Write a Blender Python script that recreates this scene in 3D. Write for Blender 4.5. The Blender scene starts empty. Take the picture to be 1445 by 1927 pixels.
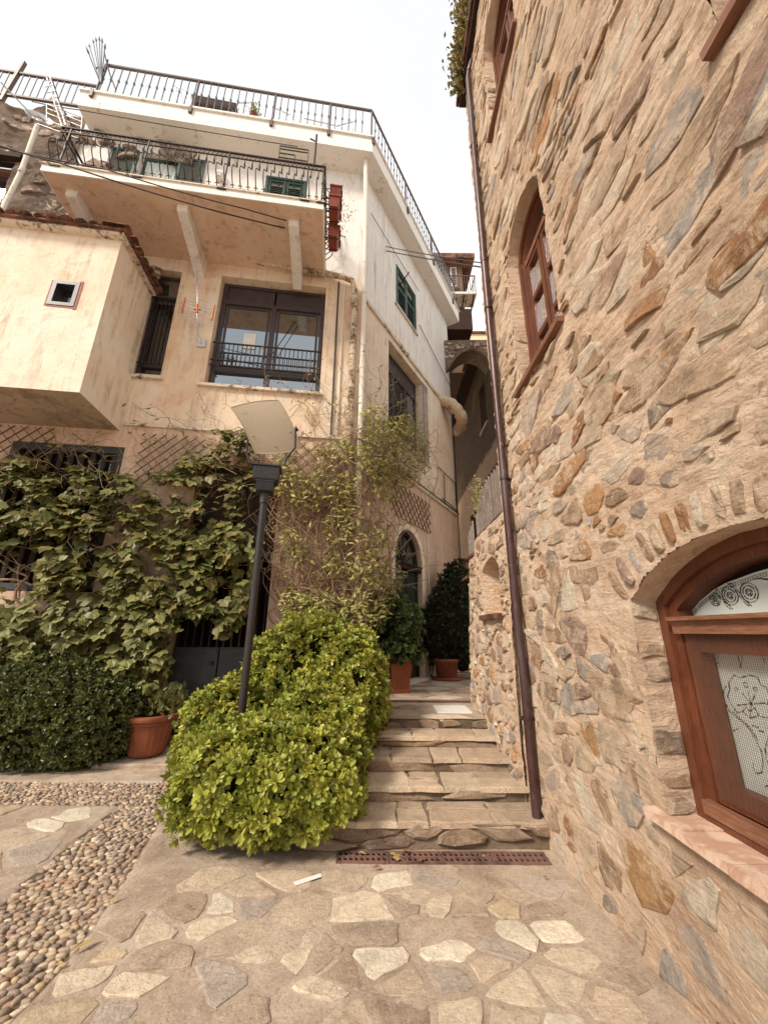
import bpy, math, random
import numpy as np
from mathutils import Vector, Matrix, noise
R = math.radians
random.seed(7)
C = bpy.context.scene.collection
sc = bpy.context.scene

# ------------------------------------------------------------------ camera
TH, RO, EYE = R(17.3), R(0.4), 1.6
cam_d = bpy.data.cameras.new('camera'); cam = bpy.data.objects.new('camera', cam_d); C.objects.link(cam)
def cdir(u, v, f):
    uu = u*math.cos(RO)-v*math.sin(RO); vv = u*math.sin(RO)+v*math.cos(RO)
    return Vector((uu, f*math.cos(TH)-vv*math.sin(TH), f*math.sin(TH)+vv*math.cos(TH)))
ax, ay, az = cdir(1,0,0), cdir(0,1,0), -cdir(0,0,1)
cam.matrix_world = Matrix(((ax.x,ay.x,az.x,0),(ax.y,ay.y,az.y,0),(ax.z,ay.z,az.z,EYE),(0,0,0,1)))
cam_d.sensor_fit = 'HORIZONTAL'; cam_d.sensor_width = 36; cam_d.lens = 36*724/1445
cam_d.clip_start = .05; cam_d.clip_end = 600
sc.camera = cam

# ------------------------------------------------------------------ world, sun, exposure (bright overcast)
w = bpy.data.worlds.new('World'); sc.world = w; w.use_nodes = True
nt = w.node_tree; nt.nodes.clear()
out = nt.nodes.new('ShaderNodeOutputWorld'); bg = nt.nodes.new('ShaderNodeBackground')
sky = nt.nodes.new('ShaderNodeTexSky'); sky.sky_type = 'NISHITA'; sky.sun_disc = False
SUN_DIR = Vector((-.56, -.52, .64)).normalized()          # towards the sun
sky.sun_elevation = math.asin(SUN_DIR.z); sky.sun_rotation = math.atan2(SUN_DIR.x, SUN_DIR.y)
tc = nt.nodes.new('ShaderNodeTexCoord'); nz = nt.nodes.new('ShaderNodeTexNoise')
nz.inputs['Scale'].default_value = 1.6; nz.inputs['Detail'].default_value = 4; nz.inputs['Roughness'].default_value = .5
nt.links.new(tc.outputs['Generated'], nz.inputs['Vector'])
cr = nt.nodes.new('ShaderNodeValToRGB')
cr.color_ramp.elements[0].position = .35; cr.color_ramp.elements[0].color = (4.95, 5.0, 4.95, 1)
cr.color_ramp.elements[1].position = .62; cr.color_ramp.elements[1].color = (6.3, 6.05, 5.6, 1)
nt.links.new(nz.outputs['Fac'], cr.inputs['Fac'])
mx = nt.nodes.new('ShaderNodeMixRGB'); mx.inputs['Fac'].default_value = .9
nt.links.new(sky.outputs['Color'], mx.inputs['Color1']); nt.links.new(cr.outputs['Color'], mx.inputs['Color2'])
nt.links.new(mx.outputs['Color'], bg.inputs['Color']); bg.inputs['Strength'].default_value = .070
nt.links.new(bg.outputs[0], out.inputs[0])
sl = bpy.data.lights.new('sun', 'SUN'); sl.energy = 1.5; sl.angle = R(13); sl.color = (1, .89, .76)
sun = bpy.data.objects.new('sun', sl); C.objects.link(sun); sun.location = (-6, -8, 14)
sun.rotation_euler = SUN_DIR.to_track_quat('Z', 'Y').to_euler()
sc.view_settings.view_transform = 'Standard'; sc.view_settings.look = 'None'
sc.view_settings.exposure = 1.62; sc.view_settings.gamma = 1; sc.view_settings.use_curve_mapping = False

# ------------------------------------------------------------------ measuring helpers (photo pixel -> point on a real plane)
def ray(x, y): return cdir((x-722.5)/724., (963.5-y)/724., 1)
def at(x, y, Y):
    r = ray(x, y); t = Y/r.y; return Vector((r.x*t, Y, EYE+r.z*t))
def atz(x, y, z):
    r = ray(x, y); t = (z-EYE)/r.z; return Vector((r.x*t, r.y*t, z))
class Frame:
    def __init__(s, o, d, n):
        s.o = Vector(o); s.d = Vector((d[0], d[1], 0)).normalized(); s.n = Vector((n[0], n[1], 0)).normalized()
    def p(s, a, off, z): return s.o + s.d*a + s.n*off + Vector((0, 0, z))
    def px(s, x, y, off=0):
        r = ray(x, y); p0 = s.o+s.n*off; t = (p0.x*s.n.x+p0.y*s.n.y)/(r.x*s.n.x+r.y*s.n.y)
        q = Vector((r.x*t, r.y*t, 0))-p0; return q.x*s.d.x+q.y*s.d.y, EYE+r.z*t
def ang(a): return (math.sin(R(a)), math.cos(R(a)))
dF, dA = ang(82.7), ang(30.2)
C0 = (-.515, 6.54, 0)
F = Frame(C0, dF, (dF[1], -dF[0])); A = Frame(C0, dA, (dA[1], -dA[0]))
S = Frame((1.3, 0, 0), (0, 1), (-1, 0))                    # stone tower wall: a = Y
G = Frame((0, 0, 0), (1, 0), (0, -1))                      # plain world frame: a = X, off = -Y

# ------------------------------------------------------------------ objects
ORG = {}
def thing(name, label, cat, loc=(0,0,0), group=None):
    o = bpy.data.objects.new(name, None); C.objects.link(o); o.location = loc; o.empty_display_size = .1
    o['label'] = label; o['category'] = cat
    if group: o['group'] = group
    ORG[o.name] = Vector(loc); return o
def struct_root(name, loc=(0,0,0)):
    o = bpy.data.objects.new(name, None); C.objects.link(o); o.location = loc; o['kind'] = 'structure'; ORG[o.name] = Vector(loc); return o
def tag(o, label, cat, group=None):
    o['label'] = label; o['category'] = cat
    if group: o['group'] = group
    return o
class MB:
    def __init__(s): s.v = []; s.f = []; s.c = []; s.sm = []; s.hascol = False
    def add(s, vs, fs, col=None, smooth=False):
        b = len(s.v); s.v += [tuple(q) for q in vs]
        for f in fs: s.f.append(tuple(i+b for i in f)); s.c.append(col or (1,1,1)); s.sm.append(smooth)
        if col: s.hascol = True
        return s
    def box(s, fr, a0, a1, o0, o1, z0, z1, col=None):
        P = [fr.p(a, o, z) for a in (a0, a1) for o in (o0, o1) for z in (z0, z1)]
        return s.add(P, [(0,1,3,2),(4,6,7,5),(0,4,5,1),(2,3,7,6),(0,2,6,4),(1,5,7,3)], col)
    def beam(s, p, q, w, h=None, col=None, up=Vector((0,0,1))):
        h = h or w; p, q = Vector(p), Vector(q); d = (q-p).normalized()
        x = d.cross(up); x = x.normalized() if x.length > 1e-4 else Vector((1,0,0)); y = x.cross(d).normalized()
        P = [b+x*(i*w/2)+y*(j*h/2) for b in (p, q) for i, j in ((-1,-1),(1,-1),(1,1),(-1,1))]
        return s.add(P, [(0,1,2,3),(7,6,5,4),(0,4,5,1),(1,5,6,2),(2,6,7,3),(3,7,4,0)], col)
    def tube(s, path, r, n=8, col=None, caps=True, smooth=True):
        path = [Vector(p) for p in path]; rs = r if isinstance(r, (list, tuple)) else [r]*len(path)
        V = []; x = None
        for i, p in enumerate(path):
            d = (path[min(i+1, len(path)-1)]-path[max(i-1, 0)]).normalized()
            if x is None:
                x = d.cross(Vector((0,0,1)));  x = x if x.length > .05 else d.cross(Vector((1,0,0)))
            x = (x-d*x.dot(d)).normalized(); y = d.cross(x)
            V += [p+(x*math.cos(2*math.pi*k/n)+y*math.sin(2*math.pi*k/n))*rs[i] for k in range(n)]
        m = len(path)
        s.add(V, [(i*n+k, i*n+(k+1)%n, (i+1)*n+(k+1)%n, (i+1)*n+k) for i in range(m-1) for k in range(n)], col, smooth)
        if caps: s.add(V[:n], [tuple(range(n))[::-1]], col); s.add(V[-n:], [tuple(range(n))], col)
        return s
    def lathe(s, c, prof, n=20, col=None, sq=False):
        c = Vector(c); V = []
        for r, z in prof:
            for k in range(n):
                a = 2*math.pi*(k+.5)/n; V.append(c+Vector((r*math.cos(a), r*math.sin(a), z)))
        m = len(prof)
        return s.add(V, [(i*n+k, i*n+(k+1)%n, (i+1)*n+(k+1)%n, (i+1)*n+k) for i in range(m-1) for k in range(n)], col, not sq)
    def prism(s, fr, poly, o0, o1, col=None):
        n = len(poly); V = [fr.p(a, o0, z) for a, z in poly]+[fr.p(a, o1, z) for a, z in poly]
        return s.add(V, [tuple(range(n)), tuple(range(n, 2*n))[::-1]]+[(i, (i+1)%n, n+(i+1)%n, n+i) for i in range(n)], col)
    def mesh(s, name, mat, org=Vector((0,0,0))):
        me = bpy.data.meshes.new(name)
        me.from_pydata([(x-org.x, y-org.y, z-org.z) for x, y, z in s.v], [], s.f)
        me.polygons.foreach_set('use_smooth', s.sm)
        if s.hascol:
            at_ = me.color_attributes.new('Col', 'FLOAT_COLOR', 'CORNER'); arr = []
            for f, c in zip(s.f, s.c): arr += [c[0], c[1], c[2], 1]*len(f)
            at_.data.foreach_set('color', arr)
        me.materials.append(mat); me.update(); return me
    def build(s, name, mat, parent=None, kind=None):
        org = ORG[parent.name] if parent else Vector((0,0,0))
        o = bpy.data.objects.new(name, s.mesh(name, mat, org)); C.objects.link(o)
        if parent: o.parent = parent
        ORG[o.name] = org
        if kind: o['kind'] = kind
        return o
def inst(name, me, parent, mat4):
    o = bpy.data.objects.new(name, me); C.objects.link(o); o.parent = parent
    o.matrix_basis = Matrix.Translation(-ORG[parent.name]) @ mat4; ORG[o.name] = ORG[parent.name]; return o
def npmesh(name, V, Fc, mat, col=None, smooth=False):
    """V (n,3), Fc (m,k) arrays; col (m,3) per face"""
    me = bpy.data.meshes.new(name); n, (m, k) = len(V), Fc.shape
    me.vertices.add(n); me.vertices.foreach_set('co', V.astype(np.float32).ravel())
    me.loops.add(m*k); me.loops.foreach_set('vertex_index', Fc.astype(np.int32).ravel())
    me.polygons.add(m); me.polygons.foreach_set('loop_start', np.arange(0, m*k, k, dtype=np.int32))
    me.polygons.foreach_set('use_smooth', np.full(m, smooth))
    me.update(calc_edges=True)
    if col is not None:
        a = me.color_attributes.new('Col', 'FLOAT_COLOR', 'CORNER')
        cc = np.ones((m, k, 4), np.float32); cc[:, :, :3] = col[:, None, :]; a.data.foreach_set('color', cc.ravel())
    me.materials.append(mat); return me
def npobj(name, me, parent=None, kind=None):
    o = bpy.data.objects.new(name, me); C.objects.link(o)
    if parent: o.parent = parent; o.location = -ORG[parent.name]; ORG[o.name] = ORG[parent.name]
    else: ORG[o.name] = Vector((0,0,0))
    if kind: o['kind'] = kind
    return o

# ------------------------------------------------------------------ materials
class Nodes:
    def __init__(s, name):
        s.m = bpy.data.materials.new(name); s.m.use_nodes = True; s.t = s.m.node_tree
        s.b = s.t.nodes['Principled BSDF']; s.co = s.t.nodes.new('ShaderNodeTexCoord'); s.geo = s.t.nodes.new('ShaderNodeNewGeometry')
    def n(s, typ, **kw):
        q = s.t.nodes.new(typ)
        for k, v in kw.items():
            if k in q.inputs: q.inputs[k].default_value = v
            else: setattr(q, k, v)
        return q
    def l(s, a, b): s.t.links.new(a, b)
    def noise(s, scale, detail=5, rough=.6, vec=None, dist=0):
        q = s.n('ShaderNodeTexNoise', Scale=scale, Detail=detail, Roughness=rough, Distortion=dist)
        s.l(vec or s.geo.outputs['Position'], q.inputs['Vector']); return q.outputs['Fac']
    def scaled(s, v):
        q = s.n('ShaderNodeMapping'); q.inputs['Scale'].default_value = v; s.l(s.geo.outputs['Position'], q.inputs['Vector']); return q.outputs[0]
    def ramp(s, fac, stops):
        q = s.n('ShaderNodeValToRGB'); s.l(fac, q.inputs['Fac']); e = q.color_ramp.elements
        while len(e) < len(stops): e.new(.5)
        for i, (p, c) in enumerate(stops):
            e[i].position = p; e[i].color = (c, c, c, 1) if isinstance(c, (int, float)) else (*c, 1)
        return q.outputs['Color']
    def mix(s, fac, a, b, mode='MIX'):
        q = s.n('ShaderNodeMixRGB', blend_type=mode)
        for inp, v in ((q.inputs['Fac'], fac), (q.inputs['Color1'], a), (q.inputs['Color2'], b)):
            if isinstance(v, (int, float)): inp.default_value = v if inp.type == 'VALUE' else (v, v, v, 1)
            elif isinstance(v, tuple): inp.default_value = (*v, 1)
            else: s.l(v, inp)
        return q.outputs[0]
    def math(s, op, a, b=0.0):
        q = s.n('ShaderNodeMath', operation=op)
        for inp, v in ((q.inputs[0], a), (q.inputs[1], b)):
            if isinstance(v, (int, float)): inp.default_value = v
            else: s.l(v, inp)
        return q.outputs[0]
    def bump(s, h, dist, strength=1.0, prev=None):
        q = s.n('ShaderNodeBump', Strength=strength, Distance=dist); s.l(h, q.inputs['Height'])
        if prev: s.l(prev, q.inputs['Normal'])
        return q.outputs[0]
    def fin(s, color, rough=.8, normal=None, metal=0, spec=.3):
        if isinstance(color, tuple): s.b.inputs['Base Color'].default_value = (*color, 1)
        else: s.l(color, s.b.inputs['Base Color'])
        if isinstance(rough, (int, float)): s.b.inputs['Roughness'].default_value = rough
        else: s.l(rough, s.b.inputs['Roughness'])
        s.b.inputs['Metallic'].default_value = metal; s.b.inputs['Specular IOR Level'].default_value = spec
        if normal: s.l(normal, s.b.inputs['Normal'])
        return s.m
def simple(name, col, rough=.6, var=.25, scale=9, bump=.002, metal=0, spec=.4):
    N = Nodes(name); n = N.noise(scale, 6, .65); d = tuple(c*(1-var) for c in col); b = tuple(min(1, c*(1+var*.6)) for c in col)
    c = N.ramp(n, [(.3, d), (.7, b)])
    return N.fin(c, rough, N.bump(N.noise(scale*6, 4), bump), metal, spec)
def attr_mat(name, rough=.85, scale=14, bump=.006, var=.35, spec=.2, fine=90, streak=None, smear=None, bed=False):
    N = Nodes(name); a = N.n('ShaderNodeAttribute', attribute_name='Col')
    v = N.scaled(streak) if streak else None
    n1 = N.noise(scale, 8, .68, v, .4); n2 = N.noise(scale*3.7, 8, .7, v, .8)
    k = N.ramp(n1, [(.25, 1-var), (.5, 1), (.78, 1+var*.8)])
    c = N.mix(1, a.outputs['Color'], k, 'MULTIPLY')
    lig = N.ramp(n2, [(.5, 0), (.72, .55)]); c = N.mix(lig, c, N.mix(.55, c, (.62, .52, .40)))
    dk = N.ramp(N.noise(scale*2.2, 6, .75, v, 1.2), [(.30, .6), (.42, 0)]); c = N.mix(dk, c, N.mix(1, c, (.42, .36, .30), 'MULTIPLY'))
    if smear:      # lime mortar rubbed over the faces
        sm = N.noise(6.5, 7, .74, None, .6); e = N.n('ShaderNodeAttribute', attribute_name='Edge')
        k_ = N.math('ADD', sm, N.math('MULTIPLY', e.outputs['Fac'], .0)); c = N.mix(N.ramp(k_, [(.50, 0), (.60, .8)]), c, N.mix(n1, tuple(x*.85 for x in smear), tuple(min(1, x*1.12) for x in smear)))
    b = N.bump(n2, bump, 1.0); b = N.bump(N.noise(fine, 6, .75), bump*.45, 1.0, b)
    gr_ = N.noise(fine*1.3, 5, .8); c = N.mix(N.ramp(gr_, [(.34, .55), (.48, 0)]), c, N.mix(1, c, (.50, .42, .36), 'MULTIPLY')); c = N.mix(N.ramp(gr_, [(.56, 0), (.70, .5)]), c, N.mix(.6, c, (.85, .76, .64)))
    if bed:        # bedding planes and fissures
        bd = N.noise(1.6, 6, .7, N.scaled((2.2, 2.2, 20)), .9); b = N.bump(bd, .016, 1, b); c = N.mix(N.ramp(bd, [(.36, .65), (.43, 0)]), c, N.mix(1, c, (.40, .31, .25), 'MULTIPLY'))
    return N.fin(c, rough, b, 0, spec)

M = {}
M['rock'] = attr_mat('rubble_stone', .88, 9, .030, .46, fine=62, smear=(.78, .61, .45), bed=True)
M['flag'] = attr_mat('flagstone', .78, 7, .016, .36, spec=.3, fine=60)
M['pebble'] = attr_mat('pebble_stone', .6, 18, .003, .25, spec=.35, fine=120)
M['step'] = attr_mat('step_stone', .8, 8, .016, .40, fine=60)
def mortar_mat(name, a, b, c, bump=.008):
    N = Nodes(name); n1 = N.noise(3.2, 8, .6, None, .5); n2 = N.noise(38, 8, .72); n3 = N.noise(160, 4, .7)
    col = N.ramp(n1, [(.28, a), (.5, b), (.75, c)])
    col = N.mix(N.ramp(n2, [(.3, .38), (.5, 0)]), col, N.mix(1, col, (.62, .52, .42), 'MULTIPLY'))
    nb = N.bump(n2, bump, 1); nb = N.bump(n3, bump*.45, 1, nb)
    col = N.mix(N.ramp(n3, [(.36, .45), (.5, 0)]), col, N.mix(1, col, (.60, .48, .38), 'MULTIPLY'))
    fs_ = N.noise(1.3, 7, .75, N.scaled((2.4, 2.4, 13)), 1.0); col = N.mix(N.ramp(fs_, [(.34, .6), (.42, 0)]), col, N.mix(1, col, (.46, .34, .25), 'MULTIPLY')); nb = N.bump(fs_, bump*1.6, 1, nb)
    nb = N.bump(N.noise(9, 6, .66, N.scaled((1, 1, 2.6)), .5), bump*2.4, 1, nb)
    return N.fin(col, .95, nb, 0, .1)
M['mortar'] = mortar_mat('lime_mortar', (.62, .43, .30), (.84, .625, .46), (.93, .78, .61), .017)
M['floor_mortar'] = mortar_mat('paving_mortar', (.25, .18, .13), (.37, .285, .215), (.50, .405, .32), .004)
M['dark_mortar'] = mortar_mat('old_mortar', (.09, .068, .045), (.15, .115, .08), (.26, .20, .145), .008)
M['step_mortar'] = mortar_mat('step_mortar', (.13, .095, .065), (.21, .155, .11), (.30, .23, .17), .006)
M['soil'] = mortar_mat('pebble_bed_mortar', (.10, .075, .05), (.15, .115, .08), (.20, .16, .115), .004)
N = Nodes('paving_mortar_rough'); n1 = N.noise(2.2, 8, .7, None, .8); n2 = N.noise(55, 6, .75); n3 = N.noise(12, 8, .78, None, 1)
c = N.ramp(n1, [(.30, (.27, .195, .14)), (.48, (.41, .32, .245)), (.66, (.53, .435, .345))])
c = N.mix(N.ramp(n3, [(.54, 0), (.66, .6)]), c, (.60, .51, .41)); c = N.mix(N.ramp(n2, [(.34, .6), (.5, 0)]), c, N.mix(1, c, (.45, .37, .30), 'MULTIPLY'))
nb = N.bump(n2, .005, 1); M['floor_mortar'] = N.fin(c, .92, N.bump(n3, .010, 1, nb), 0, .15)
def plaster(name, kind):
    N = Nodes(name); sx = N.n('ShaderNodeSeparateXYZ'); N.l(N.geo.outputs['Position'], sx.inputs[0]); z = sx.outputs['Z']
    n1 = N.noise(.9, 8, .62, None, .6); n2 = N.noise(3.6, 8, .7, None, .8); st = N.noise(2.2, 7, .7, N.scaled((3.2, 3.2, .35)), .5)
    fine = N.noise(45, 6, .7)
    cream = N.ramp(n1, [(.30, (.66, .42, .27)), (.46, (.73, .56, .41)), (.62, (.78, .67, .54)), (.8, (.71, .51, .34))])
    if kind == 'bay': cream = N.ramp(n1, [(.28, (.68, .50, .36)), (.45, (.77, .64, .50)), (.65, (.80, .72, .61))])
    if kind == 'alley': cream = N.ramp(n1, [(.28, (.62, .46, .33)), (.45, (.72, .59, .46)), (.65, (.77, .68, .56))])
    col = cream
    if kind in ('front', 'alley'):
        zz = N.math('ADD', z, N.math('MULTIPLY', N.math('SUBTRACT', n2, .5), .22))
        low = N.ramp(N.math('MULTIPLY', zz, .1), [(.495, 1), (.515, 0)])
        pink = N.ramp(n2, [(.3, (.52, .35, .245)), (.55, (.66, .49, .37)), (.8, (.73, .59, .46))])
        col = N.mix(low, col, pink)
        white = N.ramp(n2, [(.3, (.72, .67, .61)), (.6, (.80, .77, .73))])
        lvl = .862 if kind == 'alley' else .892
        up = N.ramp(N.math('MULTIPLY', zz, .1), [(lvl-.006, 0), (lvl+.012, 1)])
        col = N.mix(up, col, white)
    if kind == 'white': col = N.ramp(n2, [(.3, (.70, .65, .59)), (.6, (.80, .77, .73))])
    if kind == 'soffit': col = N.ramp(n1, [(.3, (.64, .44, .33)), (.5, (.72, .54, .42)), (.7, (.76, .61, .49))])
    grime = N.ramp(N.math('MULTIPLY', st, N.math('ADD', n2, .45)), [(.485, 0), (.67, .60)])
    col = N.mix(grime, col, N.mix(1, col, (.50, .42, .36), 'MULTIPLY'))
    spots = N.ramp(N.noise(11, 8, .8, None, 1), [(.62, 0), (.74, .45)])
    col = N.mix(spots, col, N.mix(1, col, (.55, .44, .36), 'MULTIPLY'))
    nb = N.bump(n2, .02, 1); nb = N.bump(fine, .004, 1, nb)
    return N.fin(col, .92, nb, 0, .12)
for k in ('front', 'bay', 'alley', 'white', 'soffit'): M['pl_'+k] = plaster('plaster_'+k, k)
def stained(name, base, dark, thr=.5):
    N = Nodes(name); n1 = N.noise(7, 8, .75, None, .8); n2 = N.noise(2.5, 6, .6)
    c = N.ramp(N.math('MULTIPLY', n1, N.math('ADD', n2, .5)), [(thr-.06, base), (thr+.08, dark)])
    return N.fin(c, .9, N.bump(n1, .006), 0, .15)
M['ledge'] = stained('stained_ledge', (.70, .60, .49), (.14, .10, .075), .56)
M['fascia'] = stained('white_fascia', (.80, .77, .72), (.45, .38, .32), .64)
M['iron'] = simple('dark_iron', (.035, .022, .02), .55, .4, 20, .001, .3)
M['rail_brown'] = simple('brown_painted_rail', (.10, .062, .05), .5, .3, 15, .001)
M['rail_blue'] = simple('blue_grey_baluster', (.12, .13, .17), .5, .3, 15, .001)
M['frame_dark'] = simple('dark_window_metal', (.055, .042, .045), .4, .25, 8, .0008)
M['black'] = simple('black_lamp_paint', (.026, .021, .022), .38, .3, 20, .0008)
def wood(name, a, b, rough=.45, sc_=(2, 2, 14), spec=.4):
    N = Nodes(name); n = N.noise(6, 8, .65, N.scaled(sc_), .6); n2 = N.noise(4, 4)
    c = N.ramp(n, [(.3, a), (.7, b)]); return N.fin(N.mix(N.ramp(n2, [(.45, 0), (.75, .6)]), c, tuple(x*.45 for x in a)), rough, N.bump(n, .003), 0, spec)
M['wood_v'] = wood('red_brown_wood', (.075, .022, .010), (.19, .062, .027), .4, (26, 26, 2.2))
M['wood_h'] = wood('red_brown_wood_rail', (.13, .05, .028), (.28, .13, .075), .5, (26, 2.2, 26))
M['wood_old'] = wood('weathered_plank', (.025, .016, .012), (.075, .052, .04), .75, (20, 20, 1.5), .2)
M['trellis'] = wood('trellis_wood', (.14, .075, .045), (.27, .17, .115), .8, (6, 6, 6), .2)
M['beam'] = wood('dark_beam_wood', (.020, .010, .007), (.06, .032, .02), .8, (6, 6, 6), .2)
M['green'] = simple('green_shutter_paint', (.024, .065, .048), .5, .3, 12, .001)
M['door_green'] = simple('dark_green_door', (.012, .026, .02), .45, .3, 10, .001)
M['gate_metal'] = simple('grey_blue_gate_metal', (.05, .052, .052), .55, .45, 5, .002)
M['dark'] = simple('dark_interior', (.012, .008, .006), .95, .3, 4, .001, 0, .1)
def glass(name, tint, refl):
    m = bpy.data.materials.new(name); m.use_nodes = True; t = m.node_tree; t.nodes.clear()
    o = t.nodes.new('ShaderNodeOutputMaterial'); g = t.nodes.new('ShaderNodeBsdfGlossy'); d = t.nodes.new('ShaderNodeBsdfDiffuse'); x = t.nodes.new('ShaderNodeMixShader')
    g.inputs['Roughness'].default_value = .02; g.inputs['Color'].default_value = (.80, .90, 1, 1); d.inputs['Color'].default_value = (*tint, 1)
    lw = t.nodes.new('ShaderNodeLayerWeight'); lw.inputs['Blend'].default_value = .35
    mr = t.nodes.new('ShaderNodeMapRange'); mr.inputs['To Min'].default_value = refl; mr.inputs['To Max'].default_value = .9
    t.links.new(lw.outputs['Fresnel'], mr.inputs['Value']); t.links.new(mr.outputs[0], x.inputs[0])
    t.links.new(d.outputs[0], x.inputs[1]); t.links.new(g.outputs[0], x.inputs[2]); t.links.new(x.outputs[0], o.inputs[0]); return m
M['glass'] = glass('window_glass', (.03, .028, .028), .30)
M['glass_dark'] = glass('dim_window_glass', (.02, .016, .014), .10)
M['pvc'] = stained('white_pipe', (.74, .68, .60), (.25, .19, .14), .66)
M['pvc_dirty'] = stained('mossy_pipe', (.62, .50, .38), (.12, .085, .05), .52)
M['copper'] = None
N = Nodes('brown_copper_pipe'); n1 = N.noise(22, 8, .8, N.scaled((1, 1, .5)), 1); n2 = N.noise(1.5, 4)
c = N.ramp(n1, [(.42, (.050, .020, .018)), (.60, (.085, .042, .038)), (.72, (.32, .25, .22))])
M['copper'] = N.fin(N.mix(N.ramp(n2, [(.4, 0), (.7, .6)]), c, (.10, .075, .08)), .38, N.bump(n1, .0015), .35, .5)
M['terracotta'] = simple('terracotta', (.27, .080, .034), .75, .3, 6, .002)
M['tc_box'] = simple('red_planter_plastic', (.24, .055, .032), .6, .3, 9, .002)
M['tile'] = stained('roof_tile', (.25, .11, .07), (.07, .04, .03), .48)
M['brick_sill'] = stained('pink_brick_sill', (.60, .44, .34), (.44, .27, .19), .48)
M['rust'] = stained('rusty_cast_iron', (.19, .105, .085), (.09, .055, .045), .52)
M['concrete'] = stained('grey_concrete', (.36, .31, .27), (.20, .16, .13), .55)
M['alu'] = simple('aluminium', (.55, .53, .52), .35, .2, 12, .001, .6)
M['orange'] = simple('orange_plastic', (.55, .15, .03), .5, .2, 12, .001)
M['duct'] = stained('insulated_duct_foil', (.60, .47, .34), (.30, .20, .13), .56)
M['lamp_shade'] = stained('cream_reflector', (.47, .40, .31), (.30, .23, .165), .64)
M['cloth'] = attr_mat('awning_cloth', .9, 5, .01, .4)
M['curtain'] = simple('white_curtain', (.52, .57, .53), .9, .12, 5, .001)
M['curtain_line'] = simple('curtain_openwork', (.05, .035, .028), .9, .2, 10, .0)
M['screen'] = simple('screen_wire', (.13, .07, .05), .6, .1, 10, 0)
M['wire'] = simple('black_cable', (.03, .022, .02), .6, .1, 10, 0)
M['paper'] = simple('white_paper', (.72, .70, .66), .8, .1, 4, 0)
M['bark'] = simple('vine_bark', (.32, .205, .125), .9, .4, 25, .003)
M['yellow'] = simple('yellow_wall', (.72, .56, .36), .9, .1, 2, .004)
def leaf_mat(name, a, b, c=None, rough=.42, spec=.45, trans=.12):
    N = Nodes(name); at_ = N.n('ShaderNodeAttribute', attribute_name='Col'); oi = N.n('ShaderNodeObjectInfo')
    n = N.noise(4.5, 3, .6); col = N.ramp(n, [(.35, a), (.68, b)])
    col = N.mix(1, col, at_.outputs['Color'], 'MULTIPLY')
    k = N.ramp(oi.outputs['Random'], [(0, .8), (1, 1.2)]); col = N.mix(1, col, k, 'MULTIPLY')
    m = N.fin(col, rough, N.bump(N.noise(60, 2), .001), 0, spec)
    tr = N.n('ShaderNodeBsdfTranslucent'); N.l(col, tr.inputs['Color']); x = N.n('ShaderNodeMixShader'); x.inputs[0].default_value = trans
    o = [q for q in N.t.nodes if q.type == 'OUTPUT_MATERIAL'][0]
    N.l(N.b.outputs[0], x.inputs[1]); N.l(tr.outputs[0], x.inputs[2]); N.l(x.outputs[0], o.inputs[0]); return m
M['leaf_lime'] = leaf_mat('pittosporum_leaf', (.215, .235, .030), (.40, .40, .070), rough=.38, trans=.18)
M['leaf_hedge'] = leaf_mat('hedge_leaf', (.065, .078, .018), (.13, .14, .036), rough=.4)
M['leaf_vine'] = leaf_mat('vine_leaf', (.115, .118, .030), (.24, .235, .080), rough=.5)
M['leaf_jas'] = leaf_mat('climber_leaf', (.22, .225, .055), (.46, .43, .15), rough=.5, trans=.2)
M['leaf_dark'] = leaf_mat('dark_shrub_leaf', (.020, .026, .010), (.045, .055, .020), rough=.35)
M['leaf_pot'] = leaf_mat('potted_shrub_leaf', (.045, .075, .020), (.095, .14, .038), rough=.35)
M['leaf_olive'] = leaf_mat('roof_plant_leaf', (.11, .085, .018), (.26, .20, .05), rough=.6)
M['core'] = simple('dark_inner_fill', (.022, .018, .008), .95, .3, 8, 0, 0, .05)  # near-black fill colour for the shaded inside of plants

# ------------------------------------------------------------------ rubble / flagstone generators
PAL_ROCK = [((.60,.46,.33),3.4), ((.52,.37,.25),3.0), ((.40,.265,.17),2.2), ((.40,.21,.105),1.0), ((.56,.32,.15),1.0), ((.36,.29,.24),1.2), ((.44,.385,.345),1.4), ((.74,.63,.50),3.6), ((.38,.255,.20),1.2), ((.52,.42,.355),1.5)]
PAL_FLAG = [((.62,.51,.38),3), ((.52,.41,.30),3), ((.43,.33,.245),2.8), ((.37,.275,.20),1.9), ((.74,.65,.51),2.2), ((.45,.37,.31),1.5), ((.55,.43,.29),1.2)]
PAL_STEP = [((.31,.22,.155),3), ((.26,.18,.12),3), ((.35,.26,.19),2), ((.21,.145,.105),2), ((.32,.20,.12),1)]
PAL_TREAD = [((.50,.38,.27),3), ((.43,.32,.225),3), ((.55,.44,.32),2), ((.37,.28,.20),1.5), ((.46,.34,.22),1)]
PAL_PEB = [((.38,.28,.20),3), ((.29,.21,.155),3), ((.50,.40,.29),2), ((.22,.165,.135),2.2), ((.31,.18,.12),1), ((.40,.29,.17),1)]
def pick(pal, rng, j=.12):
    c = rng.choices([p[0] for p in pal], [p[1] for p in pal])[0]; k = 1+rng.uniform(-j, j)
    return tuple(max(0, x*k) for x in c)
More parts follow.
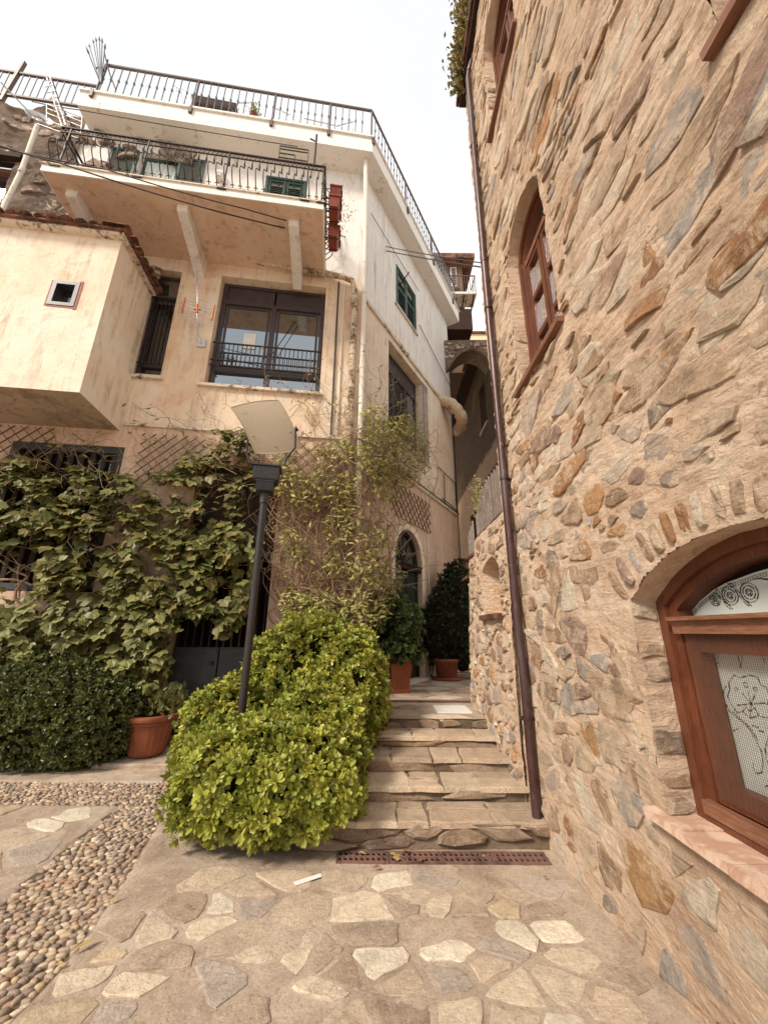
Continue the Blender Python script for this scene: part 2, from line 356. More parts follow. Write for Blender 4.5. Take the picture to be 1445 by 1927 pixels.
def cells(a0, a1, z0, z1, ca, cz, seed, jit=.42, drop=.22, big=None):
    rng = random.Random(seed); na, nz_ = int((a1-a0)/ca)+3, int((z1-z0)/cz)+3; P = {}
    for i in range(-2, na+2):
        for j in range(-2, nz_+2):
            if rng.random() < drop: continue
            P[(i, j)] = (i+.5+(.5 if j % 2 else 0)+rng.uniform(-jit, jit), j+.5+rng.uniform(-jit, jit))
    out_ = []
    for (i, j), (x, y) in P.items():
        if i < -1 or j < -1: continue
        poly = [(x-1.6, y-1.6), (x+1.6, y-1.6), (x+1.6, y+1.6), (x-1.6, y+1.6)]
        for di in range(-3, 4):
            for dj in range(-3, 4):
                q = P.get((i+di, j+dj))
                if q is None or (di == 0 and dj == 0): continue
                nx, ny = q[0]-x, q[1]-y; m = nx*(x+q[0])/2+ny*(y+q[1])/2; np_ = []
                for k in range(len(poly)):
                    u, v = poly[k], poly[(k+1) % len(poly)]; du, dv = nx*u[0]+ny*u[1]-m, nx*v[0]+ny*v[1]-m
                    if du <= 0: np_.append(u)
                    if (du < 0) != (dv < 0) and du != dv:
                        t = du/(du-dv); np_.append((u[0]+(v[0]-u[0])*t, u[1]+(v[1]-u[1])*t))
                poly = np_
                if len(poly) < 3: break
            if len(poly) < 3: break
        if len(poly) >= 3: out_.append([(a0+px*ca, z0+py*cz) for px, py in poly])
    return out_
def outline(poly, gap, rng, n=9, jit=.10, power=1.0):
    cx = sum(p[0] for p in poly)/len(poly); cy = sum(p[1] for p in poly)/len(poly)
    L = [math.dist(poly[k], poly[(k+1) % len(poly)]) for k in range(len(poly))]; T = sum(L); o = []
    ph = rng.random()
    for i in range(n):
        t = ((i+ph+rng.uniform(-.25, .25))/n % 1)*T; k = 0
        while k < len(L)-1 and t > L[k]: t -= L[k]; k += 1
        t /= max(L[k], 1e-9); u, v = poly[k], poly[(k+1) % len(poly)]
        x, y = u[0]+(v[0]-u[0])*t, u[1]+(v[1]-u[1])*t; d = math.hypot(x-cx, y-cy)+1e-6
        f = max(.25, 1-gap/d)*(1+rng.uniform(-jit, jit*.4)); o.append((cx+(x-cx)*f, cy+(y-cy)*f))
    # keep angular order
    o.sort(key=lambda p: math.atan2(p[1]-cy, p[0]-cx)); return (cx, cy), o
def stone_geo(fr, c, o, h, rng, rough=.006, inner=.76, sink=.035, off=lambda a, z: 0, tilt=0.0, horiz=False):
    """12-50 triangle stone; horiz -> lies on the ground (a=X, z->Y), height along z"""
    n = len(o); V = []; ta, tz = rng.uniform(-tilt, tilt), rng.uniform(-tilt, tilt)
    def P(a, z, k):
        return Vector((a, z, k)) if horiz else fr.p(a, k+off(a, z), z)
    for (a, z) in o: V.append(P(c[0]+(a-c[0])*1.04, c[1]+(z-c[1])*1.04, -sink))
    for (a, z) in o: V.append(P(a, z, h*.55+(a-c[0])*ta+(z-c[1])*tz+rng.uniform(-rough, rough)))
    for (a, z) in o: V.append(P(c[0]+(a-c[0])*inner, c[1]+(z-c[1])*inner, h+(a-c[0])*ta+(z-c[1])*tz+rng.uniform(-rough, rough)))
    V.append(P(c[0], c[1], h+rng.uniform(-rough, rough)))
    Fc = [(i, (i+1) % n, n+(i+1) % n, n+i) for i in range(n)]+[(n+i, n+(i+1) % n, 2*n+(i+1) % n, 2*n+i) for i in range(n)]+[(2*n+i, 2*n+(i+1) % n, 3*n) for i in range(n)]
    return V, Fc
def size_seen(V, c):
    q = sum(V, Vector())/len(V); d = q-Vector((0, 0, EYE)); x = d.dot(ax); y = d.dot(ay); f = -d.dot(az)
    if f < .2: return 0
    if abs(x/f*724) > 760 or abs(y/f*724) > 1000: return 0
    return 1/(f*f)
def place_stones(items, name, mat, parent, limit=290):
    """items: (verts, faces, colour, area); the ones that show largest become parts, the rest one joined part"""
    items = sorted(items, key=lambda t: -size_seen(t[0], None)*t[3])
    for V, Fc, col, ar in items[:limit]:
        c = sum(V, Vector())/len(V); b = MB(); b.add([v-c for v in V], Fc, col); me = b.mesh(name, mat)
        inst(name, me, parent, Matrix.Translation(c))
    if items[limit:]:
        b = MB()
        for V, Fc, col, ar in items[limit:]: b.add(V, Fc, col)
        b.build('small_'+name+'s', mat, parent, 'stuff')
def area(o): return abs(sum(o[i][0]*o[(i+1) % len(o)][1]-o[(i+1) % len(o)][0]*o[i][1] for i in range(len(o))))/2
class Arch:
    def __init__(s, a0, a1, z0, zs, zc):
        s.a0, s.a1, s.z0, s.zs, s.zc = a0, a1, z0, zs, zc; s.am = (a0+a1)/2; h = max(zc-zs, 1e-4); wd = (a1-a0)/2
        s.R = (wd*wd+h*h)/(2*h); s.cz = zc-s.R
    def top(s, a): return s.cz+math.sqrt(max(0, s.R**2-(a-s.am)**2))
    def inside(s, a, z, g=0): return s.a0-g < a < s.a1+g and z > s.z0-g and z < s.top(min(max(a, s.a0), s.a1))+g
    def project(s, a, z):
        c = [(a-s.a0, (s.a0, z)), (s.a1-a, (s.a1, z)), (z-s.z0, (a, s.z0)), (s.top(a)-z, (a, s.top(a)))]
        return min(c, key=lambda t: t[0])[1]
    def boundary(s, n=14):
        P = [(s.a0, s.z0)]; m = 10
        P += [(s.a0, s.z0+(s.zs-s.z0)*(k+1)/m) for k in range(m)]
        P += [(s.a0+(s.a1-s.a0)*k/n, s.top(s.a0+(s.a1-s.a0)*k/n)) for k in range(1, n)]
        P += [(s.a1, s.zs-(s.zs-s.z0)*k/m) for k in range(m+1)]
        return P
def heightfield(fr, a0, a1, z0, z1, da, dz, holes, hfun, top=None):
    na, nz_ = int(round((a1-a0)/da)), int(round((z1-z0)/dz)); V = []; keep = {}
    def inh(a, z): return any(h.inside(a, z) for h in holes)
    Fc = []
    idx = {}
    def vid(i, j):
        if (i, j) in idx: return idx[(i, j)]
        a, z = a0+(a1-a0)*i/na, z0+(z1-z0)*j/nz_
        if top: z = min(z, top(a))
        for h in holes:
            if h.inside(a, z): a, z = h.project(a, z)
        idx[(i, j)] = len(V); V.append(fr.p(a, hfun(a, z), z)); return idx[(i, j)]
    for i in range(na):
        for j in range(nz_):
            a, z = a0+(a1-a0)*(i+.5)/na, z0+(z1-z0)*(j+.5)/nz_
            if top and z > top(a)+dz/2: continue
            if inh(a, z): continue
            Fc.append((vid(i, j), vid(i+1, j), vid(i+1, j+1), vid(i, j+1)))
    return V, Fc
def fbm(x, y, z, o=4):
    return noise.fractal(Vector((x, y, z)), 1.0, 2.0, o)

# ------------------------------------------------------------------ stone house on the right
tower = thing('stone_house', 'tall rubble stone house with sandy mortar and arched brown windows right of the steps', 'house', (2.4, 2.2, 0))
W1 = Arch(.77, 2.07, .80, 1.76, 1.99); W2 = Arch(2.3, 3.16, 3.8, 5.34, 5.64); W3 = Arch(2.25, 3.14, 7.45, 8.95, 9.25); W4 = Arch(.02, .86, 3.8, 5.34, 5.64)
def belly(a, z):
    b = 0
    if a < 3.6 and z < .9: b = -.08*min(1, (3.6-a)/1.4)*(1-z/.9)
    return b+.022*noise.noise(Vector((a*.9, z*.7, 3)))
def mort(a, z):
    u = max(0, min(1, (z-1.6)/1.8)); n = fbm(a*5, z*6, 1.7, 5); n2 = noise.noise(Vector((a*21, z*26, 4)))
    st_ = fbm(a*3.4+z*.8, z*15, 5.5, 4)
    return belly(a, z)+.003+(.010*n+.005*n2)*(1-.3*u)+.015*u*st_
TOPZ = 10.05
V, Fc = heightfield(S, .0, 4.02, -.05, TOPZ, .028, .016, [W1, W2, W3, W4], mort)
b = MB(); 
# ragged far corner
V2 = [Vector((v.x, v.y+(.022*noise.noise(Vector((v.z*7, 2, v.x)))+.03*noise.noise(Vector((v.z*1.7, 5, 0))) if v.y > 3.95 else 0), v.z)) for v in V]
b.add(V2, Fc, None, True); b.build('wall', M['mortar'], tower)
b = MB(); b.box(G, 1.345, 5.2, -4.005, -3.9, -.05, TOPZ); b.box(G, 1.9, 5.2, -.1, .3, -.05, TOPZ); b.box(G, 5.1, 5.2, -3.9, -.1, -.05, TOPZ)
b.build('side_wall', M['mortar'], tower)
def arch_reveal(fr, W, depth, mat, name, parent, hf=None, edge=0):
    b = MB(); P = W.boundary(16)+[(W.a0, W.z0)]; n = len(P); V = []; L = 4
    for k in range(L+1):
        for (a, z) in P:
            o = -depth*k/L+(hf(a, z) if hf and k == 0 else 0); j = .010*noise.noise(Vector((a*9, z*9, k*3)))*(1 if 0 < k < L else 0)
            V.append(fr.p(a+j, o, z+j))
    b.add(V, [(k*n+i, k*n+i+1, (k+1)*n+i+1, (k+1)*n+i) for k in range(L) for i in range(n-1)]); return b.build(name, mat, parent)
for W in (W1, W2, W3, W4): arch_reveal(S, W, .24 if W is W1 else .24, M['mortar'], 'window_reveal', tower, mort)
rng = random.Random(11); items = []
def wall_stones(fr, a0, a1, z0, z1, ca, cz, seed, ok, off, pal=PAL_ROCK, gap=(.004, .026), hh=(.006, .030), skip=.10, topz=None, items=items, tilt=.09, drop=.22, jit=.16, rec=False, clamp=None):
    rng = random.Random(seed)
    for poly in cells(a0, a1, z0, z1, ca, cz, seed, drop=drop):
        if rng.random() < skip: continue
        c, o = outline(poly, rng.uniform(*gap), rng, rng.choice((7, 8, 9, 10)), jit)
        if clamp:
            if not (clamp[0] < c[0] < clamp[1] and clamp[2] < c[1] < clamp[3]): continue
            o = [(min(max(a, clamp[0]), clamp[1]), min(max(z, clamp[2]), clamp[3])) for a, z in o]
        if not all(ok(a, z) for a, z in o): 
            o2 = [(c[0]+(a-c[0])*.6, c[1]+(z-c[1])*.6) for a, z in o]
            if not all(ok(a, z) for a, z in o2): continue
            o = o2
        if rec: TAKEN.append((c[0], c[1], max(abs(p[0]-c[0]) for p in o)*.92, max(abs(p[1]-c[1]) for p in o)*.92))
        V, Fc = stone_geo(fr, c, o, rng.uniform(*hh), rng, .003, rng.uniform(.74, .88), off=off, tilt=tilt)
        items.append((V, Fc, pick(pal, rng), area(o)))
HOLES = [W1, W2, W3, W4]
def ring_zone(a, z):      # keep the voussoir band round the big arch free
    return W1.zs-.12 < z < W1.top(min(max(a, W1.a0), W1.a1))+.25 and W1.a0-.24 < a < W1.a1+.24
okT = lambda a, z: .02 < a < 3.97 and -.02 < z < TOPZ-.02 and not any(h.inside(a, z, .012) for h in HOLES) and not ring_zone(a, z)
TAKEN = []
PAL_UP = [((.66,.50,.36),4), ((.58,.42,.285),3.5), ((.46,.31,.20),1.9), ((.46,.24,.115),1.0), ((.47,.39,.33),1.1), ((.76,.63,.49),3), ((.42,.28,.21),1)]
def free(a, z): return all(abs(a-p[0]) > p[2] or abs(z-p[1]) > p[3] for p in TAKEN)
def two_size(fr, a0, a1, z0, z1, big, small, seed, ok, off, hb, hs, items, tilt=.07, dens=(.35, .25), pal=None):
    pal = pal or PAL_ROCK
    n0 = len(TAKEN); m0 = len(items)
    wall_stones(fr, a0, a1, z0, z1, big[0], big[1], seed, ok, off, pal, hh=hb, skip=dens[0], gap=(.004, .03), items=items, tilt=tilt, jit=.12, rec=True, drop=.3)
    wall_stones(fr, a0, a1, z0, z1, small[0], small[1], seed+1, lambda a, z: ok(a, z) and free(a, z), off, pal, hh=hs, skip=dens[1], gap=(.002, .016), items=items, tilt=tilt*1.8, jit=.15)
two_size(S, 0, 4.0, -.02, 1.0, (.27, .19), (.13, .075), 21, okT, belly, (.002, .016), (.004, .018), items, dens=(.08, .2))
two_size(S, 0, 4.0, 1.0, 2.7, (.235, .130), (.115, .062), 23, okT, belly, (.002, .018), (.005, .020), items, dens=(.18, .2))
two_size(S, 0, 4.0, 2.7, TOPZ, (.36, .155), (.18, .055), 25, okT, belly, (.002, .022), (.006, .024), items, dens=(.25, .15), pal=PAL_UP)
# voussoirs standing round the arch of the big window
for k in range(17):
    t = (k+.5)/17; a = W1.a0-.05+(W1.a1-W1.a0+.1)*t; th = math.atan2(W1.top(min(max(a, W1.a0), W1.a1))-W1.cz, a-W1.am)
    r0 = W1.R+rng.uniform(.012, .03); ln = rng.uniform(.12, .21); hw = rng.uniform(.018, .034)
    u = (math.cos(th), math.sin(th)); v = (-u[1], u[0]); cx, cy = W1.am+u[0]*(r0+ln/2), W1.cz+u[1]*(r0+ln/2)
    o = []
    for q in range(10):
        al = 2*math.pi*q/10; p, s_ = math.cos(al), math.sin(al); p = math.copysign(abs(p)**.6, p); s_ = math.copysign(abs(s_)**.6, s_)
        p *= rng.uniform(.86, 1.06); s_ *= rng.uniform(.8, 1.1); o.append((cx+u[0]*p*ln/2+v[0]*s_*hw, cy+u[1]*p*ln/2+v[1]*s_*hw))
    V, Fc = stone_geo(S, (cx, cy), o, rng.uniform(.012, .03), rng, .005, .7, off=belly, tilt=.06); items.append((V, Fc, pick(PAL_ROCK, rng), area(o)))
# stones bedded in the left jamb and soffit of the big window
J = Frame((1.3, 2.07, 0), (1, 0), (0, -1))
wall_stones(J, .0, .2, .80, 1.74, .20, .085, 31, lambda a, z: True, lambda a, z: 0, PAL_STEP[:3]+PAL_ROCK[:3], hh=(.004, .016), skip=.05, clamp=(.0, .125, .82, 1.74), items=items)
for W, sd in ((W2, 33), (W3, 34)):
    J2 = Frame((1.3, W.a1, 0), (1, 0), (0, -1))
    wall_stones(J2, .0, .24, W.z0, W.zs, .22, .10, sd, lambda a, z: True, lambda a, z: 0, hh=(.004, .016), skip=.1, clamp=(.0, .12, W.z0+.02, W.zs-.02), items=items)
place_stones(items, 'stone', M['rock'], tower, 296)

# windows of the stone house
def arch_band(fr, W, w_in, o0, o1, g=0.0, n=18, bottom=True, zbot=None):
    """wooden ring following the opening, g = gap from the opening, w_in = face width"""
    def ring(gg):
        zb = (W.z0 if zbot is None else zbot)+(gg if bottom else 0)
        a0, a1 = W.a0+gg, W.a1-gg; P = [(a0, zb), (a0, min(W.zs, W.cz+math.sqrt(max(0, (W.R-gg)**2-(a0-W.am)**2))))]
        zt = lambda a: W.cz+math.sqrt(max(0, (W.R-gg)**2-(a-W.am)**2))
        P += [(a0+(a1-a0)*k/n, zt(a0+(a1-a0)*k/n)) for k in range(0, n+1)]
        P[1] = (a0, (P[0][1]+P[2][1])/2); P += [(a1, (zb+P[-1][1])/2), (a1, zb)]; return P
    A_, B_ = ring(g), ring(g+w_in); m = len(A_)
    V = [fr.p(a, o0, z) for a, z in A_]+[fr.p(a, o0, z) for a, z in B_]+[fr.p(a, o1, z) for a, z in A_]+[fr.p(a, o1, z) for a, z in B_]
    R_ = range(m) if bottom else range(m-1); Fc = []
    for i in R_:
        j = (i+1) % m; Fc += [(i, j, m+j, m+i), (2*m+i, 2*m+j, 3*m+j, 3*m+i), (i, j, 2*m+j, 2*m+i), (m+i, m+j, 3*m+j, 3*m+i)]
    return V, Fc
def empty_part(name, parent):
    o = bpy.data.objects.new(name, None); C.objects.link(o); o.parent = parent; ORG[o.name] = ORG[parent.name]; o.empty_display_size = .1; return o
# big ground-floor window W1
wn = MB(); wn.add(*arch_band(S, W1, .055, -.13, -.24)); wroot = wn.build('window', M['wood_v'], tower)
b = MB(); b.add(*arch_band(S, W1, .045, -.155, -.245, .055)); b.build('frame', M['wood_v'], wroot)
b = MB(); b.box(S, .86, 1.98, -.125, -.24, 1.60, 1.66); b.box(S, .86, 1.98, -.10, -.24, 1.66, 1.678); b.build('transom', M['wood_h'], wroot)
for (a0, a1) in ((1.43, 1.965), (.875, 1.41)):
    b = MB(); b.box(S, a0, a0+.075, -.165, -.225, .90, 1.598); b.box(S, a1-.075, a1, -.165, -.225, .90, 1.598)
    b.box(S, a0+.075, a1-.075, -.167, -.225, 1.52, 1.598); b.box(S, a0+.075, a1-.075, -.167, -.225, .90, .985); b.build('sash', M['wood_v'], wroot)
    b = MB(); b.box(S, a0+.07, a1-.07, -.235, -.240, .97, 1.53); b.build('curtain', M['curtain'], wroot)
    b = MB()
    for z in np.arange(.985, 1.598, .0095): b.box(S, a0+.03, a1-.03, -.150, -.1512, z, z+.0009)
    for a in np.arange(a0+.03, a1-.03, .0095): b.box(S, a, a+.0009, -.1485, -.1497, .93, 1.598)
    for z in np.arange(.93, .985, .0095): b.box(S, a0+.03, a1-.03, -.150, -.1512, z, z+.0009)
    b.build('insect_screen', M['screen'], wroot)
b = MB(); b.box(S, .83, 2.01, -.12, -.24, .845, .90); b.build('bottom_rail', M['wood_h'], wroot)
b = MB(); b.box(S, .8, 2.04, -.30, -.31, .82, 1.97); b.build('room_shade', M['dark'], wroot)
# openwork of the curtains (dark outlines of lace), drawn as thin ribbons lying on the cloth
def ribbon(b, fr, pts, off, wd):
    for p, q in zip(pts[:-1], pts[1:]):
        d = math.dist(p, q)
        if d < 1e-5: continue
        n = (-(q[1]-p[1])/d*wd/2, (q[0]-p[0])/d*wd/2)
        b.add([fr.p(p[0]+n[0], off, p[1]+n[1]), fr.p(q[0]+n[0], off, q[1]+n[1]), fr.p(q[0]-n[0], off, q[1]-n[1]), fr.p(p[0]-n[0], off, p[1]-n[1])], [(0, 1, 2, 3)])
def dashed(b, fr, pts, off, wd, step=.010, fill=.7):
    P = [pts[0]]
    for p, q in zip(pts[:-1], pts[1:]):
        n = max(1, int(math.dist(p, q)/.004)); P += [(p[0]+(q[0]-p[0])*k/n, p[1]+(q[1]-p[1])*k/n) for k in range(1, n+1)]
    acc = 0
    for p, q in zip(P[:-1], P[1:]):
        if (acc % step) < step*fill: ribbon(b, fr, [p, q], off, wd)
        acc += math.dist(p, q)
def circ(c, r, n=16, a0=0, a1=360, sq=1): return [(c[0]+r*math.cos(R(a0+(a1-a0)*k/n)), c[1]+r*sq*math.sin(R(a0+(a1-a0)*k/n))) for k in range(n+1)]
CURT = [[(850,185),(868,205),(873,240),(862,248)], [(945,145),(958,180),(975,265),(984,210),(968,150)], [(1085,185),(1078,215),(1090,245)],
        [(945,300),(920,335),(925,365),(915,400),(935,440),(960,475),(985,470),(1020,500),(1060,490),(1100,500),(1130,480)], [(945,300),(975,312),(1020,300),(1055,310),(1070,345),(1100,360),(1110,400),(1100,440)],
        [(1025,435),(985,385)], [(1025,435),(1010,378)], [(1025,435),(1045,385)], [(1025,435),(960,440)], [(1025,435),(1090,430)], [(1025,435),(1020,495)], [(985,470),(1000,450),(1020,470),(1040,450),(1060,488)],
        [(908,350),(895,375),(900,420),(925,470),(975,510),(1020,555),(1050,610),(1075,660),(1080,710),(1075,755),(1050,760),(1035,735),(1035,705)], [(940,470),(985,512),(1025,550),(1056,604)],
        [(1150,560),(1104,600),(1090,640),(1095,690),(1112,730)], [(945,560),(970,545)], [(1030,535),(1060,545)], [(940,552),(944,564)], [(1090,820),(1110,815)], [(1060,560),(1085,565)]]
b = MB(); OC = -.2335
def cpx(x, y): return S.px(1000+x/2.481, 1150+y/2.481, OC)
for pl in CURT: dashed(b, S, [cpx(x, y) for x, y in pl], OC, .0050, .009, .72)
for c_, r_ in (((1000,345), .010), ((955,365), .008), ((1045,365), .008), ((1025,435), .007)): dashed(b, S, circ(cpx(*c_), r_, 12), OC, .0035)
for c_ in ((875,190), (1047,188)): dashed(b, S, circ(cpx(*c_), .009, 14), OC, .0015, .1, 1)
b.build('curtain_openwork', M['curtain_line'], wroot, 'stuff')
# fanlight glass + lace valance with scroll band
b = MB(); P = [(a, W1.cz+math.sqrt((W1.R-.10)**2-(a-W1.am)**2)) for a in np.linspace(.875, 1.965, 16)]
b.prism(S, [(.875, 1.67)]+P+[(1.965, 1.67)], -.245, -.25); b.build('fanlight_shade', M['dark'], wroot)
fan = [S.px(x, y, -.236) for x, y in ((1299, 1152), (1318, 1130), (1345, 1108), (1368, 1096), (1391, 1088), (1418, 1078), (1445, 1070))]
fan = [p for p in fan if p[0] > W1.am]; top_ = fan+[(2*W1.am-a, z) for a, z in fan[::-1]]
b = MB(); b.prism(S, [(top_[0][0], 1.675)]+top_+[(top_[-1][0], 1.675)], -.236, -.240); b.build('lace_curtain', M['curtain'], wroot)
b = MB(); cs_ = [S.px(x, y, OC) for x, y in ((1345, 1128), (1373, 1121), (1409, 1115))]; cs_ += [(2*W1.am-a, z) for a, z in cs_]
for i_, (a, zc) in enumerate(cs_):
    k_ = .72 if i_ % 3 == 0 else 1
    for r in (.040, .028, .015, .008): dashed(b, S, circ((a, zc), r*k_, 20), OC, .0048, .008, .78)
cs2 = sorted(cs_)
for (p, q) in zip(cs2[:-1], cs2[1:]):
    for e in (-.006, .006): dashed(b, S, [(p[0]+(q[0]-p[0])*t+e, (p[1]+q[1])/2-.055*math.cos(t*math.pi)) for t in np.linspace(.1, .9, 12)], OC, .004, .008, .8)
for g in (.012, .019, .026): dashed(b, S, [(a, z-g) for a, z in top_], OC, .0032, .006, .55)
b.build('lace_pattern', M['curtain_line'], wroot, 'stuff')
# pink brick sill: separate bricks
sill = empty_part('window_sill', tower)
for k in range(6):
    a0 = .74+k*.238; b = MB(); j = random.uniform(-.006, .006)
    b.box(S, a0+.002, a0+.234, .062+j, -.13, .775+random.uniform(0, .003), .814+random.uniform(-.004, .003)); b.build('brick', M['brick_sill'], sill)
# upper windows
def upper_window(W, par):
    b = MB(); b.add(*arch_band(S, W, .05, -.12, -.22)); r_ = b.build('window', M['wood_v'], par)
    b = MB(); b.add(*arch_band(S, W, .045, -.15, -.225, .05)); b.build('frame', M['wood_v'], r_)
    am = (W.a0+W.a1)/2
    for a0, a1 in ((W.a0+.095, am-.012), (am+.012, W.a1-.095)):
        b = MB(); zt = W.zs-.10; b.box(S, a0, a0+.055, -.165, -.21, W.z0+.06, zt); b.box(S, a1-.055, a1, -.165, -.21, W.z0+.06, zt)
        for z in (W.z0+.06, W.z0+.50, W.z0+.95, zt-.05): b.box(S, a0+.055, a1-.055, -.168, -.208, z, z+.05)
        b.build('sash', M['wood_v'], r_)
    b = MB(); b.box(S, W.a0+.06, W.a1-.06, -.155, -.22, W.zs-.10, W.zs-.04); b.build('transom', M['wood_h'], r_)
    b = MB(); b.add(*[(lambda P: ([S.p(a, -.20, z) for a, z in P], [tuple(range(len(P)))]))([(W.a0+.06, W.z0+.03), (W.a1-.06, W.z0+.03)]+[(a, W.top(a)-.05) for a in np.linspace(W.a1-.06, W.a0+.06, 12)])][0]); b.build('glass', M['glass'], r_)
    b = MB(); b.box(S, W.a0-.05, W.a1+.06, .055, -.12, W.z0-.035, W.z0+.012); b.build('wooden_sill', M['wood_h'], r_)
    for z in (W.z0+.35, W.z0+1.25):
        b = MB(); b.box(S, W.a0+.10, W.a0+.115, -.06, -.165, z, z+.06); b.build('hinge', M['iron'], r_)
for W in (W2, W3, W4): upper_window(W, tower)
# eave
b = MB(); b.box(G, 1.22, 5.3, -4.16, .4, TOPZ, TOPZ+.10); b.build('eave_board', M['beam'], tower)
b = MB(); b.box(G, 1.18, 5.35, -4.2, .45, TOPZ+.10, TOPZ+.20); b.build('roof', M['tile'], tower)

# brown drainpipe on the stone house
pipe = thing('drainpipe', 'tall brown metal drainpipe fixed up the corner of the stone house', 'drainpipe', (1.24, 3.64, 0))
px_, py_ = 1.240, 3.66
b = MB(); b.tube([(px_, py_, .02), (px_, py_, 1.35), (px_-.01, py_, 1.5), (px_-.01, py_+.01, 5.0), (px_+.0, py_-.01, 9.7), (px_+.02, py_-.03, 9.86)], .039, 14); b.build('pipe', M['copper'], pipe)
b = MB(); b.tube([(px_+.02, py_-.03, 9.84), (px_+.06, py_-.08, 9.97), (px_+.10, py_-.08, 10.06)], .047, 12); b.build('elbow', M['copper'], pipe)
for z in (1.75, 1.95, 6.1): 
    b = MB(); b.tube([(px_-.008, py_+.005, z-.07), (px_-.008, py_+.005, z+.07)], .0435, 14); b.build('coupling', M['copper'], pipe)
for z in (.9, 3.1, 5.3, 8.2):
    b = MB(); b.tube([(px_-.006, py_+.005, z-.013), (px_-.006, py_+.005, z+.013)], .046, 14); b.box(G, px_+.03, px_+.10, -py_-.012, -py_+.012, z-.01, z+.01); b.build('bracket', M['iron'], pipe)
b = MB(); b.lathe((px_, py_, 0), [(.056, .012), (.056, .16), (.048, .165)], 14); b.build('foot_collar', M['concrete'], pipe)

# ------------------------------------------------------------------ low rubble wall beside the steps
lw = thing('rubble_wall', 'low rubble stone wall with a niche running up beside the steps', 'wall', (1.5, 5, 0))
NI = Arch(4.28, 4.98, 1.80, 2.33, 2.47)
def lw_top(a): return 2.87 if a < 5.44 else 2.66 if a < 5.8 else 2.40
def lw_off(a, z):
    s_ = .10*max(0, min(1, (a-3.6)/1.2))*(1-min(max(z-.2, 0), 2.6)/2.6); 
    c_ = 0 if a < 5.7 else -.9*(a-5.7)**2
    return s_+c_+.03*noise.noise(Vector((a*.9, z*.8, 9)))
def lw_h(a, z): return lw_off(a, z)+.012*fbm(a*5, z*5, 8.7, 5)+.006*noise.noise(Vector((a*21, z*26, 14)))
V, Fc = heightfield(S, 3.96, 7.6, -.05, 2.9, .026, .024, [NI], lw_h, lw_top)
b = MB(); b.add(V, Fc, None, True); b.build('mortar', M['mortar'], lw)
b = MB(); V = []; aa = np.arange(3.98, 7.6, .08)
for a in aa: z = lw_top(a)-.004; V += [S.p(a, lw_h(a, z), z), S.p(a, lw_h(a, z)-.4, z)]
b.add(V, [(2*i, 2*i+1, 2*i+3, 2*i+2) for i in range(len(aa)-1)]); b.build('wall_top', M['mortar'], lw)
arch_reveal(S, NI, .20, M['mortar'], 'niche_side', lw, lw_h)
b = MB(); b.box(S, 4.2, 5.05, -.19, -.21, 1.75, 2.55); b.build('niche_back', M['mortar'], lw)
items = []
two_size(S, 3.96, 7.3, .0, 2.9, (.21, .13), (.11, .07), 41, lambda a, z: 3.99 < a < 7.2 and z < lw_top(a)-.03 and not NI.inside(a, z, .02), lw_off, (.002, .026), (.008, .030), items)
wall_stones(Frame((1.49, 0, 0), (0, 1), (-1, 0)), 4.28, 4.98, 1.85, 2.4, .15, .1, 42, lambda a, z: 4.3 < a < 4.96 and 1.84 < z < 2.36, lambda a, z: 0, items=items)
place_stones(items, 'stone', M['rock'], lw, 280)
for k in range(3):
    a = 4.22+k*.27; b = MB(); b.box(S, a, a+.255, lw_h(4.6, 1.78)+.055+random.uniform(-.01, .01), -.12, 1.745+random.uniform(-.004, .004), 1.80); b.build('brick', M['tile'], lw)
for a, z, w_ in ((5.48, 2.665, .40), (5.95, 2.41, .5)):
    b = MB(); b.box(S, a, a+w_, lw_h(a, z)+.03, -.2, z, z+.035); b.build('coping_tile', M['tile'], lw)
# palisade on top
fence = thing('metal_fence', 'grey stepped metal railing standing on the low stone wall', 'fence', (1.3, 4.8, 2.87))
def bar(a, z0, z1, off): 
    b = MB(); b.box(S, a-.013, a+.013, off-.008, off+.018, z0, z1); return b.build('bar', M['fence_m'], fence)
M['fence_m'] = simple('grey_brown_fence', (.26, .215, .19), .6, .35, 14, .001)
k = 0
for a in np.arange(4.13, 5.45, .115):
    o = lw_h(a, 2.85)-.05; bar(a, 2.90, 3.52-(.0 if a < 5.1 else (a-5.1)*.9), o)
b = MB(); b.beam(S.p(4.08, -.05, 2.90), S.p(5.45, -.05, 2.90), .03, .035); b.build('bottom_rail', M['iron'], fence)
b = MB(); b.beam(S.p(4.08, -.05, 3.53), S.p(5.12, -.05, 3.53), .02, .02); b.build('top_rail', M['iron'], fence)
for a in np.arange(5.5, 6.2, .10): bar(a, 2.69 if a < 5.8 else 2.44, 3.18-(a-5.5)*.5, lw_off(a, 2.5)-.03)
b = MB(); b.beam(S.p(5.46, lw_off(5.5, 2.6)-.03, 2.70), S.p(5.82, lw_off(5.8, 2.6)-.03, 2.70), .03, .03); b.build('bottom_rail', M['iron'], fence)

